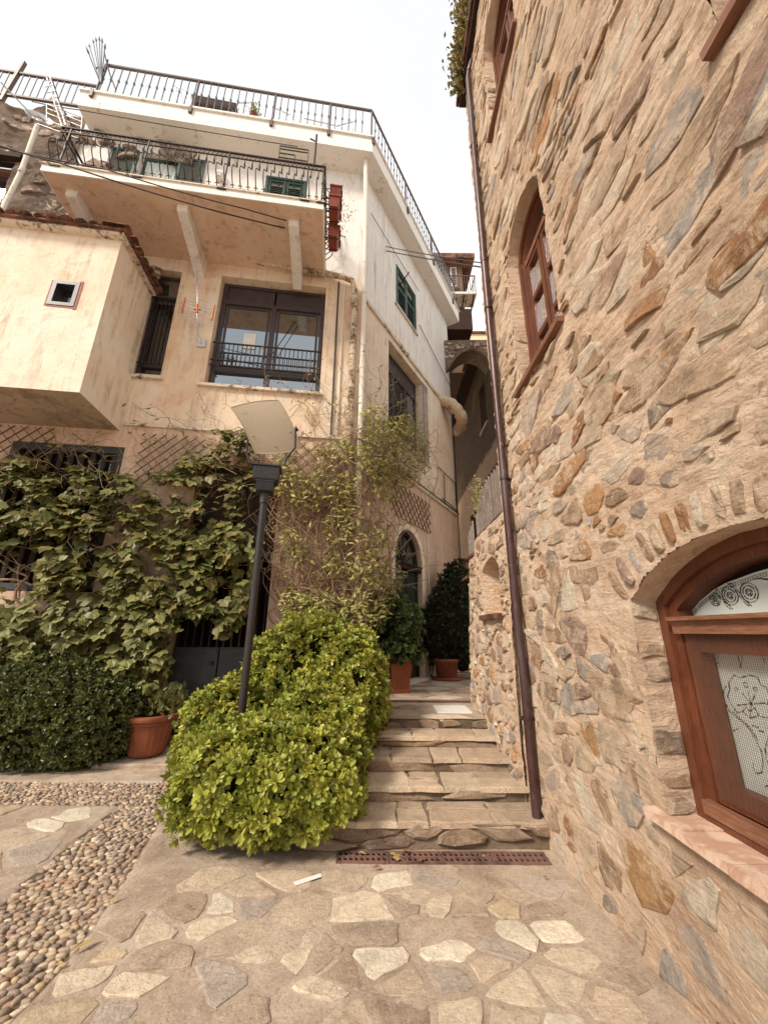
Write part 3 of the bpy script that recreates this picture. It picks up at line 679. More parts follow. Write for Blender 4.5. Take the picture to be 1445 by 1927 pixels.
# ------------------------------------------------------------------ ground
PZ = .626                                                   # upper landing
def gz(x, y): return .0
def sheet(name, x0, x1, y0, y1, d, hf, mat):
    nx, ny = int((x1-x0)/d), int((y1-y0)/d)
    X, Y = np.meshgrid(np.linspace(x0, x1, nx+1), np.linspace(y0, y1, ny+1), indexing='ij')
    V = np.array([(x, y, hf(x, y)) for x, y in zip(X.ravel(), Y.ravel())]); i, j = np.meshgrid(range(nx), range(ny), indexing='ij'); q = (i*(ny+1)+j).ravel()
    return npobj(name, npmesh(name, V, np.stack([q, q+ny+1, q+ny+2, q+1], 1), mat, None, True), None, 'structure')
sheet('ground', -60, 60, -60, 80, 4.0, lambda x, y: -.06, M['floor_mortar'])
def strip_side(x, y):     # pebble strip: signed membership
    l = -2.33-.17*max(0, min(1, (y-2.9)/1.5)); r = -1.58-.42*max(0, min(1.2, (y-2.5)/1.7))**1.2
    return (l < x < r) if y < 4.36 else (4.36 < y < 4.93 and x < -1.2)
def flr(x, y):
    n = .006*fbm(x*2.3, y*2.3, .3)+.003*fbm(x*11, y*11, 2)
    return n-(.022 if strip_side(x, y) else 0)
pav = sheet('paving', -5.6, 1.45, .6, 7.0, .035, flr, M['floor_mortar'])
pav.data.materials.append(M['soil'])
for p in pav.data.polygons:
    c = p.center
    if strip_side(c.x, c.y): p.material_index = 1
ORG['paving'] = Vector((0, 0, 0))
items = []
def flat_stones(x0, x1, y0, y1, cx, cy, seed, ok, z, pal=PAL_FLAG, gap=(.012, .045), hh=(.004, .010), n=(10, 13), drop=.2, tilt=.006, skip=.05, items=items, jit=.09, fixed=None):
    rng = random.Random(seed)
    for poly in cells(x0, x1, y0, y1, cx, cy, seed, drop=drop):
        if rng.random() < skip: continue
        c, o = outline(poly, rng.uniform(*gap), rng, rng.randint(*n), jit)
        if not all(ok(a, b_) for a, b_ in o): continue
        V, Fc = stone_geo(None, c, o, rng.uniform(*hh), rng, .0012, rng.uniform(.86, .94), sink=.03, tilt=tilt, horiz=True)
        V = [Vector((v.x, v.y, v.z+z)) for v in V]; items.append((V, Fc, pick(pal, rng), area(o)))
okR = lambda x, y: not strip_side(x-.012, y) and not strip_side(x+.0, y) and x > -2.0 and y < 3.385 and x < 1.40
flat_stones(-2.0, 1.5, .7, 3.4, .215, .165, 51, okR, 0, gap=(.003, .026), drop=.36, skip=.07, n=(11, 16), jit=.13, hh=(.003, .008))
okR2 = lambda x, y: x > -1.55 and 3.36 < y < 3.9 and x < -.35 and not strip_side(x-.03, y)
flat_stones(-1.6, -.35, 3.36, 4.3, .3, .25, 52, lambda x, y: -2 < x < -.34 and y > 3.37 and not strip_side(x-.04, y), 0)
flat_stones(-5.4, -2.25, 1.2, 4.4, .33, .22, 53, lambda x, y: not strip_side(x+.04, y) and x < -2.3 and y < 4.33, 0, pal=PAL_FLAG)
flat_stones(-5.4, -1.2, 4.93, 6.0, .45, .24, 54, lambda x, y: y > 4.94 and y < 5.6, 0, pal=PAL_TREAD+PAL_STEP[:1])
for i_ in range(len(items)):   # a few pale worn stones
    pass
place_stones(items, 'flagstone', M['flag'], pav, 290)
# pebbles set on edge
items = []; rng = random.Random(61)
base = []
for i in range(5):
    for j in range(7):
        pass
def pebble(x, y, a, l, w_, h, rng):
    n = 8; V = []; ca, sa = math.cos(a), math.sin(a)
    rings = [(1.0, -.012), (.97, h*.45), (.72, h*.85), (.34, h)]
    ph = [1+rng.uniform(-.13, .13) for _ in range(n)]
    for r, z in rings:
        for k in range(n):
            t = 2*math.pi*k/n; u, v = l/2*r*math.cos(t)*ph[k], w_/2*r*math.sin(t)*ph[k]; V.append(Vector((x+u*ca-v*sa, y+u*sa+v*ca, z-.018)))
    V.append(Vector((x, y, h*1.02-.018)))
    Fc = [(i*n+k, i*n+(k+1) % n, (i+1)*n+(k+1) % n, (i+1)*n+k) for i in range(3) for k in range(n)]+[(3*n+k, 3*n+(k+1) % n, 4*n) for k in range(n)]
    return V, Fc
y = 1.3; row = 0
while y < 4.95:
    x = -5.2+(.02 if row % 2 else 0)
    while x < -1.15:
        xx, yy = x+rng.uniform(-.012, .012), y+rng.uniform(-.010, .010)
        if strip_side(xx, yy) and rng.random() > .03:
            l, w_ = rng.uniform(.036, .066), rng.uniform(.026, .036)
            V, Fc = pebble(xx, yy, rng.gauss(.15 if yy > 4.36 else .35, .35), l, w_, rng.uniform(.009, .018), rng)
            items.append((V, Fc, pick(PAL_PEB, rng, .25), l*w_))
        x += rng.uniform(.044, .060)
    y += .0315; row += 1
def place_smooth(items, name, mat, parent, limit):
    n0 = len(bpy.data.objects); place_stones(items, name, mat, parent, limit)
place_stones(items, 'pebble', M['pebble'], pav, 296)
for o in C.objects:
    if o.name.startswith('pebble') or o.name.startswith('small_pebbles'): o.data.polygons.foreach_set('use_smooth', [True]*len(o.data.polygons))

# drain grate in front of the steps
gr = thing('drain_grate', 'rusty cast iron drain grate with two rows of slots at the foot of the steps', 'grate', (.4, 3.48, 0))
GY0, GY1 = 3.395, 3.545
for k in range(4):
    x0 = -.33+k*.39-.0; x1 = x0+.384; b = MB(); t0, t1 = .004, .016
    for (ya, yb) in ((GY0, GY0+.018), ((GY0+GY1)/2-.008, (GY0+GY1)/2+.008), (GY1-.018, GY1)): b.box(G, x0, x1, -ya, -yb, t0-.02, t1)
    n = 9
    for i in range(n+1):
        xa = x0+(x1-x0-.016)*i/n
        for (ya, yb) in ((GY0+.018, (GY0+GY1)/2-.008), ((GY0+GY1)/2+.008, GY1-.018)):
            sk = .008; P = [Vector((xa, ya, t0-.02)), Vector((xa+.016, ya, t0-.02)), Vector((xa+.016-sk, yb, t0-.02)), Vector((xa-sk, yb, t0-.02))]
            V = P+[p+Vector((0, 0, t1-t0+.0185)) for p in P]; b.add(V, [(4, 5, 6, 7), (0, 1, 5, 4), (1, 2, 6, 5), (2, 3, 7, 6), (3, 0, 4, 7)])
    b.build('grate_segment', M['rust'], gr)
b = MB(); b.box(G, -.33, 1.23, -GY0-.01, -GY1+.01, -.02, .0042); b.build('drain_channel', M['dark'], gr)

# ------------------------------------------------------------------ steps
ZS = [0, .181, .296, .414, .520, PZ]; YS = [3.59, 3.96, 4.33, 4.69, 5.05]
st = struct_root('stone_steps', (.5, 4.3, 0)); items = []; titems = []
rng = random.Random(71)
for k in range(5):
    y0 = YS[k]; y1 = (YS[k+1] if k < 4 else 14.0); z0, z1 = ZS[k], ZS[k+1]; x0, x1 = -.62, 1.42
    if k == 4: continue
    # core of the step, slightly wavy nose
    V = []; Fc = []; nx = 48
    prof = [(.012, z0-.03), (.010, z0+.3*(z1-z0)), (.004, z0+.65*(z1-z0)), (0, z1-.030), (-.012, z1-.024), (-.014, z1-.008), (.0, z1), (.10, z1), (.22, z1), (y1-y0+.03, z1)]
    for i in range(nx+1):
        x = x0+(x1-x0)*i/nx
        for q, (dy, z) in enumerate(prof):
            j = noise.noise(Vector((x*6, z*9, k*7)))*.016 if q < 7 else 0
            V.append((x, y0+dy+j, z+(.004*noise.noise(Vector((x*5, dy*7, k))) if q > 4 else 0)-.003))
    m = len(prof)
    b = MB(); b.add(V, [(i*m+q, (i+1)*m+q, (i+1)*m+q+1, i*m+q+1) for i in range(nx) for q in range(m-1)], None, False); b.build('step', M['step_mortar'], st)
    # riser stones
    Rf = Frame((0, y0+.004, 0), (1, 0), (0, -1)); h = z1-z0
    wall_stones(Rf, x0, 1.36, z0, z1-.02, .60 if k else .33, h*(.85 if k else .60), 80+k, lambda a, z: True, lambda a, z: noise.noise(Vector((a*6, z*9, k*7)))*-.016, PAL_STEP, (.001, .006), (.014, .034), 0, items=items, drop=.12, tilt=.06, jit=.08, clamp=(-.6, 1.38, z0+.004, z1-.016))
    # tread slabs: cover the whole nose
    xs = [x0]; 
    while xs[-1] < 1.36: xs.append(xs[-1]+rng.uniform(.24, .52))
    for xa, xb in zip(xs[:-1], xs[1:]):
        xb = min(xb, 1.40); rows = [(y0-.020, y1-.0)] if rng.random() < .4 else [(y0-.020, y0+(y1-y0)*rng.uniform(.45, .7)), None]
        if rows[-1] is None: rows[1] = (rows[0][1]+.012, y1)
        for r_i, (ya, yb) in enumerate(rows):
            n = 4; g = rng.uniform(.003, .009); P = []
            sk0, sk1 = rng.uniform(-.03, .03), rng.uniform(-.03, .03)
            for t in np.linspace(0, 1, n): P.append((xa+g+(xb-xa-2*g)*t+(rng.uniform(-.015, .015)), ya+rng.uniform(-.016, .012)))
            P.append((xb-g+rng.uniform(-.02, .012), (ya+yb)/2))
            for t in np.linspace(1, 0, n): P.append((xa+g+sk0+(xb-xa-2*g+sk1)*t, yb-g+rng.uniform(-.01, .006)))
            P.append((xa+g+rng.uniform(-.012, .02), (ya+yb)/2)); c = (sum(p[0] for p in P)/len(P), sum(p[1] for p in P)/len(P))
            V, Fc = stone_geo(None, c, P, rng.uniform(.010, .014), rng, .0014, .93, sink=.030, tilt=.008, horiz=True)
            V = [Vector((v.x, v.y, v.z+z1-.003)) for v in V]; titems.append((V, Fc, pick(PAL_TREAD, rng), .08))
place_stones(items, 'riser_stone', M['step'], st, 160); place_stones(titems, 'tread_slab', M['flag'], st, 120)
# landing
ld = struct_root('landing', (.6, 8, PZ))
def lz(x, y): return PZ-.003+.004*fbm(x*3, y*3, 5)
nx, ny = 60, 130; V = []
for i in range(nx+1):
    for j in range(ny+1):
        x, y = -.62+4.2*i/nx, 5.05+9.2*j/ny; V.append((x, y+(.012*noise.noise(Vector((x*6, 1, 28))) if j == 0 else 0), lz(x, y)))
b = MB(); b.add(V, [(i*(ny+1)+j, (i+1)*(ny+1)+j, (i+1)*(ny+1)+j+1, i*(ny+1)+j+1) for i in range(nx) for j in range(ny)], None, True); b.build('mortar_bed', M['floor_mortar'], ld)
b = MB(); b.box(G, -.62, 1.42, -5.055, -5.3, .50, PZ-.012); b.box(G, -.62, -.60, -5.3, -6.5, -.05, PZ-.01); b.build('riser', M['dark_mortar'], ld)
items = []; wall_stones(Frame((0, 5.052, 0), (1, 0), (0, -1)), -.62, 1.36, .52, PZ-.025, .22, .08, 95, lambda a, z: True, lambda a, z: 0, PAL_STEP, (.001, .006), (.006, .02), 0, items=items, clamp=(-.6, 1.3, .524, PZ-.01))
place_stones(items, 'riser_stone', M['step'], ld, 60)
items = []
flat_stones(-.6, 3.2, 5.03, 13, .40, .27, 96, lambda x, y: y > 5.025 and not (6.13 < y < 6.27) and not (.66 < x < 1.16 and 5.34 < y < 5.9) and x < 3.2, PZ, items=items, gap=(.006, .022), skip=0, pal=PAL_FLAG[:4]+PAL_STEP[:2])
place_stones(items, 'flagstone', M['flag'], ld, 200)
b = MB()
for i in range(34):
    xa = -.1+i*.042; b.box(G, xa, xa+.022, -6.15, -6.25, PZ-.02, PZ+.008)
b.box(G, -.1, 1.35, -6.14, -6.152, PZ-.02, PZ+.010); b.box(G, -.1, 1.35, -6.248, -6.26, PZ-.02, PZ+.010)
g2 = thing('narrow_drain_grate', 'thin dark slotted drain strip crossing the landing above the steps', 'grate', (.6, 6.2, PZ)); b.build('slotted_strip', M['rust'], g2)
b = MB(); b.box(G, -.1, 1.35, -6.152, -6.248, PZ-.02, PZ+.0025); b.build('channel', M['dark'], g2)
mh = thing('manhole_cover', 'pale rectangular cover plate set in the landing at the top of the steps', 'cover', (.9, 5.6, PZ))
b = MB(); b.box(G, .69, 1.13, -5.38, -5.86, PZ-.02, PZ+.012); b.build('plate', M['concrete_pale'] if 'concrete_pale' in M else M['paper'], mh)
b = MB(); 
for i in range(11): b.box(G, .70+i*.04, .704+i*.04, -5.39, -5.85, PZ+.012, PZ+.0145)
b.build('plate_rib', M['concrete'], mh)

# ------------------------------------------------------------------ house on the left
H = thing('plastered_house', 'cream and white plastered house with a bay, terrace and arched alley door', 'house', (-3, 8, 0))
def wall_holes(fr, a0, a1, z0, z1, holes, depth, mat, parent, name='wall', back=True, maxd=.45):
    """flat wall with rectangular (or arched) openings and reveals"""
    xs = sorted({a0, a1}|{h.a0 for h in holes}|{h.a1 for h in holes}); zs = sorted({z0, z1}|{h.z0 for h in holes}|{h.zc for h in holes})
    xs = [x for x in xs if a0 <= x <= a1]; zs = [z for z in zs if z0 <= z <= z1]
    def sub(v):
        o = [v[0]]
        for p, q in zip(v[:-1], v[1:]):
            n = max(1, int((q-p)/maxd)); o += [p+(q-p)*k/n for k in range(1, n+1)]
        return o
    xs, zs = sub(xs), sub(zs); b = MB(); V = [fr.p(a, 0, z) for a in xs for z in zs]; nz_ = len(zs); Fc = []
    for i in range(len(xs)-1):
        for j in range(nz_-1):
            ca, cz = (xs[i]+xs[i+1])/2, (zs[j]+zs[j+1])/2
            if any(h.a0 < ca < h.a1 and h.z0 < cz < h.zc for h in holes): continue
            Fc.append((i*nz_+j, (i+1)*nz_+j, (i+1)*nz_+j+1, i*nz_+j+1))
    b.add(V, Fc)
    for h in holes:
        P = [(h.a0, h.z0), (h.a1, h.z0)]
        if h.zc-h.zs > .02:
            arc = [(a, h.top(a)) for a in np.linspace(h.a1, h.a0, 21)]; P += arc
            for q in range(20):
                (aa, za), (ab, zb) = arc[q], arc[q+1]; cn = h.a1 if (aa+ab)/2 > h.am else h.a0
                b.add([fr.p(cn, 0, h.zc), fr.p(aa, 0, za), fr.p(ab, 0, zb)], [(0, 1, 2)])
            b.add([fr.p(h.a0, 0, h.zc), fr.p(h.am, 0, h.zc), fr.p(h.am, 0, h.zc-.0005)], [(0, 1, 2)])
        else: P += [(h.a1, h.zc), (h.a0, h.zc)]
        d = getattr(h, 'd', depth); n = len(P); b.add([fr.p(a, 0, z) for a, z in P]+[fr.p(a, -d, z) for a, z in P], [(i, (i+1) % n, n+(i+1) % n, n+i) for i in range(n)])
        b.add([fr.p(h.a0, -d-.35, h.z0), fr.p(h.a1, -d-.35, h.z0), fr.p(h.a1, -d-.35, h.zc), fr.p(h.a0, -d-.35, h.zc)], [(0, 1, 2, 3)]) if False else None
    return b.build(name, mat, parent)
def hole(a0, a1, z0, z1, zs=None, d=None):
    h = Arch(a0, a1, z0, zs if zs else z1-1e-3, z1); 
    if d: h.d = d
    return h
FW = hole(-2.90, -.76, 6.0, 8.64, d=.28); FN = hole(-4.22, -3.68, 6.07, 8.62, d=.25); FL = hole(-5.75, -4.0, 2.15, 4.62, d=.2)
FG = hole(-2.75, -1.35, .12, 4.4, d=.22); FU = hole(-5.05, -4.22, 9.2, 11.92, d=.2); FS = hole(-2.30, -1.38, 10.2, 11.76, d=.15)
wall_holes(F, -9.5, 0, -.1, 8.3, [hole(-2.90, -.76, 6.0, 8.3, d=.001), hole(-4.22, -3.68, 6.07, 8.3, d=.001), FL, FG], .2, M['pl_front'], H)
wall_holes(F, -6.36, 0, 8.3, 12.32, [hole(-2.90, -.76, 8.3, 8.64, d=.001), hole(-4.22, -3.68, 8.3, 8.62, d=.001), FU, FS], .2, M['pl_front'], H)
def reveal(fr, h, d, mat, parent, name='window_reveal'):
    b = MB(); P = [(h.a0, h.z0), (h.a1, h.z0), (h.a1, h.zc), (h.a0, h.zc)]
    b.add([fr.p(a, 0, z) for a, z in P]+[fr.p(a, -d, z) for a, z in P], [(i, (i+1) % 4, 4+(i+1) % 4, 4+i) for i in range(4)]); return b.build(name, mat, parent)
reveal(F, FW, .28, M['pl_front'], H); reveal(F, FN, .25, M['pl_front'], H)
AU = hole(1.57, 2.77, 9.70, 11.08, d=.12); AL = hole(1.19, 3.15, 5.86, 8.30, d=.30); AD = hole(1.47, 2.78, .66, 3.78, zs=3.13, d=.26)
wall_holes(A, 0, 5.45, .0, 12.32, [AU, AL, AD], .2, M['pl_alley'], H)
b = MB(); b.box(F, -9.5, -6.0, -6, -5.9, -.1, 12.3); c5 = A.p(5.45, 0, 0); 
E1 = Frame(c5, (A.n*-1)[:2], A.d[:2]); b.box(E1, 0, 5, -.05, 0, -.1, 12.32); b.build('rear_wall', M['pl_white'], H)
# dark rooms behind the openings
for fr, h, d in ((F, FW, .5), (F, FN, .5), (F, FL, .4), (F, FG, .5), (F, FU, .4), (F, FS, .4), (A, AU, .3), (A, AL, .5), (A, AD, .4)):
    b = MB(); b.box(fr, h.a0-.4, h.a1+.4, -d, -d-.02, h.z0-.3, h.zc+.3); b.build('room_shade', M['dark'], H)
# French window with parapet
def win(fr, h, d, name='window'): return empty_part(name, H)
w_ = empty_part('french_window', H); o0, o1 = -.17, -.24
b = MB(); b.box(fr:=F, -2.88, -2.80, o0, o1, 6.02, 8.62); b.box(F, -.86, -.78, o0, o1, 6.02, 8.62); b.box(F, -2.80, -.86, o0, o1, 6.02, 6.09); b.box(F, -2.80, -.86, o0, o1, 8.56, 8.62)
b.box(F, -2.80, -.86, o0+.005, o1, 6.43, 6.55); b.box(F, -1.87, -1.77, o0+.008, o1, 6.09, 6.43); b.box(F, -1.87, -1.77, o0+.008, o1, 6.55, 8.12); b.box(F, -2.80, -.86, o0+.006, o1, 8.10, 8.18); b.build('frame', M['frame_dark'], w_)
for a0, a1 in ((-2.80, -1.84), (-1.80, -.86)):
    b = MB(); b.box(F, a0, a1, -.20, -.23, 8.18, 8.56); b.build('roller_box_panel', M['frame_dark'], w_)
for a0, a1, z0, z1 in ((-2.80, -1.87, 6.55, 8.10), (-1.77, -.86, 6.55, 8.10), (-2.80, -1.87, 6.09, 6.43), (-1.77, -.86, 6.09, 6.43)):
    b = MB(); b.box(F, a0, a1, -.205, -.215, z0, z1); b.build('pane', M['glass'], w_)
    if z0 > 6.5:
        b = MB()
        for (p, q, r_, s_) in ((a0+.03, a0+.075, z0+.03, z1-.03), (a1-.075, a1-.03, z0+.03, z1-.03), (a0+.075, a1-.075, z0+.03, z0+.07), (a0+.075, a1-.075, z1-.07, z1-.03)): b.box(F, p, q, -.19, -.204, r_, s_)
        b.build('sash', M['frame_dark'], w_)
b = MB(); b.box(F, -2.36, -2.12, -.19, -.204, 7.05, 7.42); b.build('paper_notice', M['paper'], w_)
b = MB(); b.box(F, -3.0, -.70, .07, -.17, 5.95, 6.005); b.build('sill', M['ledge'], w_)
pr = empty_part('window_railing', H)
for z in (6.50, 6.62, 7.02): b = MB(); b.beam(F.p(-2.88, -.06, z), F.p(-.78, -.06, z), .025); b.build('rail', M['iron'], pr)
for k in range(25):
    a = -2.82+k*2.0/24; b = MB(); b.beam(F.p(a, -.06, 6.50), F.p(a, -.06, 7.02), .014, up=Vector((1, 0, 0))); b.build('bar', M['iron'], pr)
# narrow barred window
w_ = empty_part('barred_window', H); b = MB(); b.box(F, -4.20, -4.14, -.15, -.2, 6.09, 8.6); b.box(F, -3.76, -3.70, -.15, -.2, 6.09, 8.6); b.box(F, -4.14, -3.76, -.15, -.2, 6.09, 6.15)
b.box(F, -4.14, -3.76, -.15, -.2, 8.02, 8.10); b.box(F, -4.14, -3.76, -.15, -.2, 8.54, 8.6); b.box(F, -4.14, -3.76, -.15, -.2, 6.38, 6.44); b.build('frame', M['frame_dark'], w_)
b = MB(); b.box(F, -4.14, -3.76, -.18, -.19, 6.15, 8.02); b.build('dark_pane', M['glass_dark'], w_); b = MB(); b.box(F, -4.14, -3.76, -.17, -.18, 8.10, 8.54); b.build('pane', M['glass'], w_)
for k in range(6): b = MB(); a = -4.12+k*.078; b.beam(F.p(a, -.08, 6.42), F.p(a, -.08, 8.02), .013, up=Vector((1, 0, 0))); b.build('bar', M['iron'], w_)
b = MB(); b.beam(F.p(-4.19, -.08, 6.42), F.p(-3.70, -.08, 6.42), .02); b.beam(F.p(-4.19, -.08, 7.98), F.p(-3.70, -.08, 7.98), .02); b.build('rail', M['iron'], w_)
b = MB(); b.box(F, -4.30, -3.62, .07, -.15, 6.01, 6.075); b.build('sill', M['ledge'], w_)
# ledge line
b = MB(); b.box(F, -4.1, -.15, .045, -.01, 5.03, 5.075); b.build('ledge', M['ledge'], H)
b = MB(); b.box(A, 1.0, 5.45, .05, -.01, 4.97, 5.03); b.build('ledge', M['ledge'], H)
# cornice band between cream and white on the alley side
b = MB(); b.box(A, .06, 5.45, .05, -.01, 8.47, 8.56); b.build('string_course', M['ledge'], H)
# wide barred opening low on the left
w_ = empty_part('low_barred_window', H); b = MB(); b.box(F, -5.73, -5.63, -.02, -.15, 2.2, 4.6); b.box(F, -4.10, -4.0, -.02, -.15, 2.2, 4.6); b.box(F, -5.63, -4.10, -.02, -.15, 4.5, 4.6); b.box(F, -5.63, -4.10, -.02, -.15, 2.17, 2.27); b.build('frame', M['gate_metal'], w_)
for k in range(9): b = MB(); a = -5.55+k*.17; b.box(F, a, a+.07, -.05, -.08, 2.27, 4.5); b.build('board', M['wood_old'], w_)
b = MB(); b.box(F, -5.63, -4.10, -.12, -.13, 2.27, 4.5); b.build('pane', M['glass_dark'], w_)
# tall gate behind the vine
w_ = empty_part('gate', H)
for a0, a1 in ((-2.73, -2.06), (-2.04, -1.37)):
    n = 5
    for k in range(n): b = MB(); a = a0+(a1-a0)*k/n; b.box(F, a+.004, a+(a1-a0)/n-.004, -.10-.004*(k % 2), -.14, 2.9, 4.38); b.build('plank', M['wood_old'], w_)
    b = MB(); b.box(F, a0, a1, -.12, -.16, .14, 1.35); b.box(F, a0+.02, a1-.02, -.10, -.119, .16, .22); b.box(F, a0+.02, a1-.02, -.10, -.119, 1.25, 1.33); b.build('metal_panel', M['gate_metal'], w_)
    for k in range(6): b = MB(); a = a0+.04+(a1-a0-.08)*k/5; b.beam(F.p(a, -.13, 1.35), F.p(a, -.13, 2.85), .022, up=Vector((1, 0, 0))); b.build('bar', M['iron'], w_)
    b = MB(); b.box(F, a0, a1, -.11, -.15, 2.80, 2.90); b.build('cross_rail', M['gate_metal'], w_)
b = MB(); b.tube([F.p(-2.14, -.12, 1.12), F.p(-2.14, -.06, 1.12)], .03, 10); b.build('knob', M['iron'], w_)

# alley side: green shuttered window
w_ = empty_part('shuttered_window', H)
b = MB(); b.box(A, 1.58, 1.63, .02, -.08, 9.72, 11.06); b.box(A, 2.71, 2.76, .02, -.08, 9.72, 11.06); b.box(A, 1.63, 2.71, .02, -.08, 9.72, 9.77); b.box(A, 1.63, 2.71, .02, -.08, 11.01, 11.06); b.build('frame', M['green'], w_)
def shutter(fr, a0, a1, z0, z1, off, par, mid=True, n=12, tilt=1):
    b = MB(); t = .028; b.box(fr, a0, a0+.055, off, off-t, z0, z1); b.box(fr, a1-.055, a1, off, off-t, z0, z1)
    zz = [z0, (z0+z1)/2, z1-.06] if mid else [z0, z1-.06]
    for z in zz: b.box(fr, a0+.055, a1-.055, off-.002, off-t+.002, z, z+.06)
    r_ = b.build('shutter', M['green'], par); m = int((z1-z0)/.062)
    for k in range(m):
        z = z0+.06+(z1-z0-.12)*k/m
        if mid and abs(z-(z0+z1)/2-.03) < .04: continue
        b = MB(); b.add([fr.p(a0+.05, off-.002, z), fr.p(a1-.05, off-.002, z), fr.p(a1-.05, off-t+.002, z+.045), fr.p(a0+.05, off-t+.002, z+.045), fr.p(a0+.05, off-.002, z+.008), fr.p(a1-.05, off-.002, z+.008), fr.p(a1-.05, off-t+.002, z+.053), fr.p(a0+.05, off-t+.002, z+.053)], [(0, 1, 2, 3), (4, 5, 6, 7), (0, 1, 5, 4), (2, 3, 7, 6)])
        b.build('slat', M['green'], r_)
    return r_
shutter(A, 1.64, 2.16, 9.78, 11.0, .0, w_); shutter(A, 2.18, 2.70, 9.78, 11.0, .0, w_)
b = MB(); b.box(A, 1.50, 2.84, .05, -.06, 9.655, 9.70); b.build('sill', M['ledge'], w_)
b = MB(); b.beam(A.p(1.75, .0, 10.48), A.p(1.45, .45, 10.40), .02); b.build('stay_bar', M['iron'], w_)
# alley side: large dark window
w_ = empty_part('alley_window', H); o0, o1 = -.22, -.28
b = MB()
for p in ((1.21, 1.28, 5.9, 8.28), (3.06, 3.13, 5.9, 8.28), (1.28, 3.06, 5.9, 5.98), (1.28, 3.06, 7.75, 7.84), (1.28, 3.06, 8.22, 8.28)): b.box(A, p[0], p[1], o0, o1, p[2], p[3])
b.box(A, 1.78, 1.86, o0+.004, o1, 5.98, 7.75); b.box(A, 2.42, 2.50, o0+.004, o1, 5.98, 7.75); b.build('frame', M['frame_dark'], w_)
b = MB(); b.box(A, 1.28, 3.06, -.24, -.27, 7.84, 8.22); b.build('roller_box_panel', M['frame_dark'], w_)
for a0, a1 in ((1.28, 1.78), (1.86, 2.42), (2.50, 3.06)): b = MB(); b.box(A, a0, a1, -.255, -.262, 5.98, 7.75); b.build('pane', M['glass'], w_)
b = MB(); b.box(A, 3.15, 3.42, .012, -.02, 5.86, 8.3); b.build('cement_jamb', M['concrete'], w_)
b = MB(); b.box(A, 1.1, 3.5, .06, -.2, 5.80, 5.858); b.build('sill', M['ledge'], w_)
# alley side: arched door with fanlight
w_ = empty_part('arched_door', H); P = lambda k, n=24: None
def arch_pl(fr, W, g, o0, o1, zb, b):
    Rr = W.R-g; pts = [(a, W.cz+math.sqrt(max(0, Rr*Rr-(a-W.am)**2))) for a in np.linspace(W.a1-g, W.a0+g, 19)]
    b.prism(fr, [(W.a0+g, zb), (W.a1-g, zb)]+pts, o0, o1)
b = MB(); b.add(*arch_band(A, AD, .07, -.10, -.17, zbot=.68, bottom=False)); b.build('door_frame', M['door_green'], w_)
b = MB(); arch_pl(A, AD, .06, -.15, -.16, 2.98, b); b.build('fanlight_glass', M['glass'], w_)
b = MB(); b.box(A, AD.a0+.0, AD.a1, .0, -.18, 2.90, 2.99); b.box(A, AD.a0-.0, AD.a1, .03, -.18, 2.99, 3.02); b.build('transom', M['beam'], w_)
for t in (-60, -25, 0, 25, 60): b = MB(); b.beam(A.p(AD.am, -.14, 3.0), A.p(AD.am+.72*math.sin(R(t))*.88, -.14, 3.0+.72*math.cos(R(t))), .03); b.build('fanlight_bar', M['door_green'], w_)
for a0, a1 in ((AD.a0+.07, AD.am-.005), (AD.am+.005, AD.a1-.07)):
    b = MB(); b.box(A, a0, a1, -.13, -.17, .70, 2.90); dl = b.build('door_leaf', M['door_green'], w_)
    for z0, z1 in ((.85, 1.45), (1.6, 2.75)): b = MB(); b.box(A, a0+.10, a1-.10, -.115, -.129, z0, z1); b.build('panel', M['door_green'], dl)
b = MB(); b.box(A, AD.a0-.12, AD.a1+.15, .16, -.25, .60, .672); b.build('door_step', M['ledge'], w_)
b = MB(); Wb = Arch(AD.a0-.14, AD.a1+.14, .66, 3.13, 3.92); b.add(*arch_band(A, Wb, .138, .018, -.01, zbot=.67, bottom=False)); b.build('door_surround', M['pl_soft'] if 'pl_soft' in M else M['pl_bay'], w_)

# bay
bay = empty_part('bay', H); BS = -4.15; BO = 1.14; BZ0, BZ1 = 4.93, 7.92
BF = Frame(F.p(0, BO, 0), F.d[:2], F.n[:2]); BSd = Frame(F.p(BS, 0, 0), (F.n)[:2], F.d[:2])
SWH = hole(-4.93, -4.60, 6.48, 6.90, d=.16)
wall_holes(BF, -9.2, BS, BZ0, BZ1, [SWH], .1, M['pl_bay'], bay, 'front_wall')
wall_holes(BSd, 0, BO, BZ0, BZ1, [], .1, M['pl_bay'], bay, 'side_wall')
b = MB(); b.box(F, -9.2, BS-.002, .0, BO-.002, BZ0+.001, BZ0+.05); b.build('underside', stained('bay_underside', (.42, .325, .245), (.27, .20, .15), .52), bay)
b = MB()
for p in ((-4.96, -4.90, 6.45, 6.93), (-4.63, -4.57, 6.45, 6.93), (-4.90, -4.63, 6.45, 6.51), (-4.90, -4.63, 6.87, 6.93)): b.box(BF, p[0], p[1], .015, -.13, p[2], p[3])
b.build('small_window', M['frame_dark'], bay); b = MB(); b.box(BF, -4.9, -4.63, -.13, -.135, 6.5, 6.88); b.build('pane', M['glass_dark'], bay)
b = MB(); b.box(BF, -4.99, -4.955, .006, -.02, 6.42, 6.93); b.box(BF, -4.575, -4.53, .008, -.02, 6.40, 6.96); b.box(BF, -4.955, -4.575, .006, -.02, 6.415, 6.452); b.build('brick_edge', M['tc_box'], bay)
b = MB(); b.box(BF, -9.2, BS+.08, .12, -1.13, BZ1, BZ1+.05); b.build('eave_slab', M['ledge'], bay)
b = MB(); b.box(BF, -9.2, BS+.14, .18, -1.13, BZ1+.05, BZ1+.075); b.build('roof_deck', M['tile'], bay)
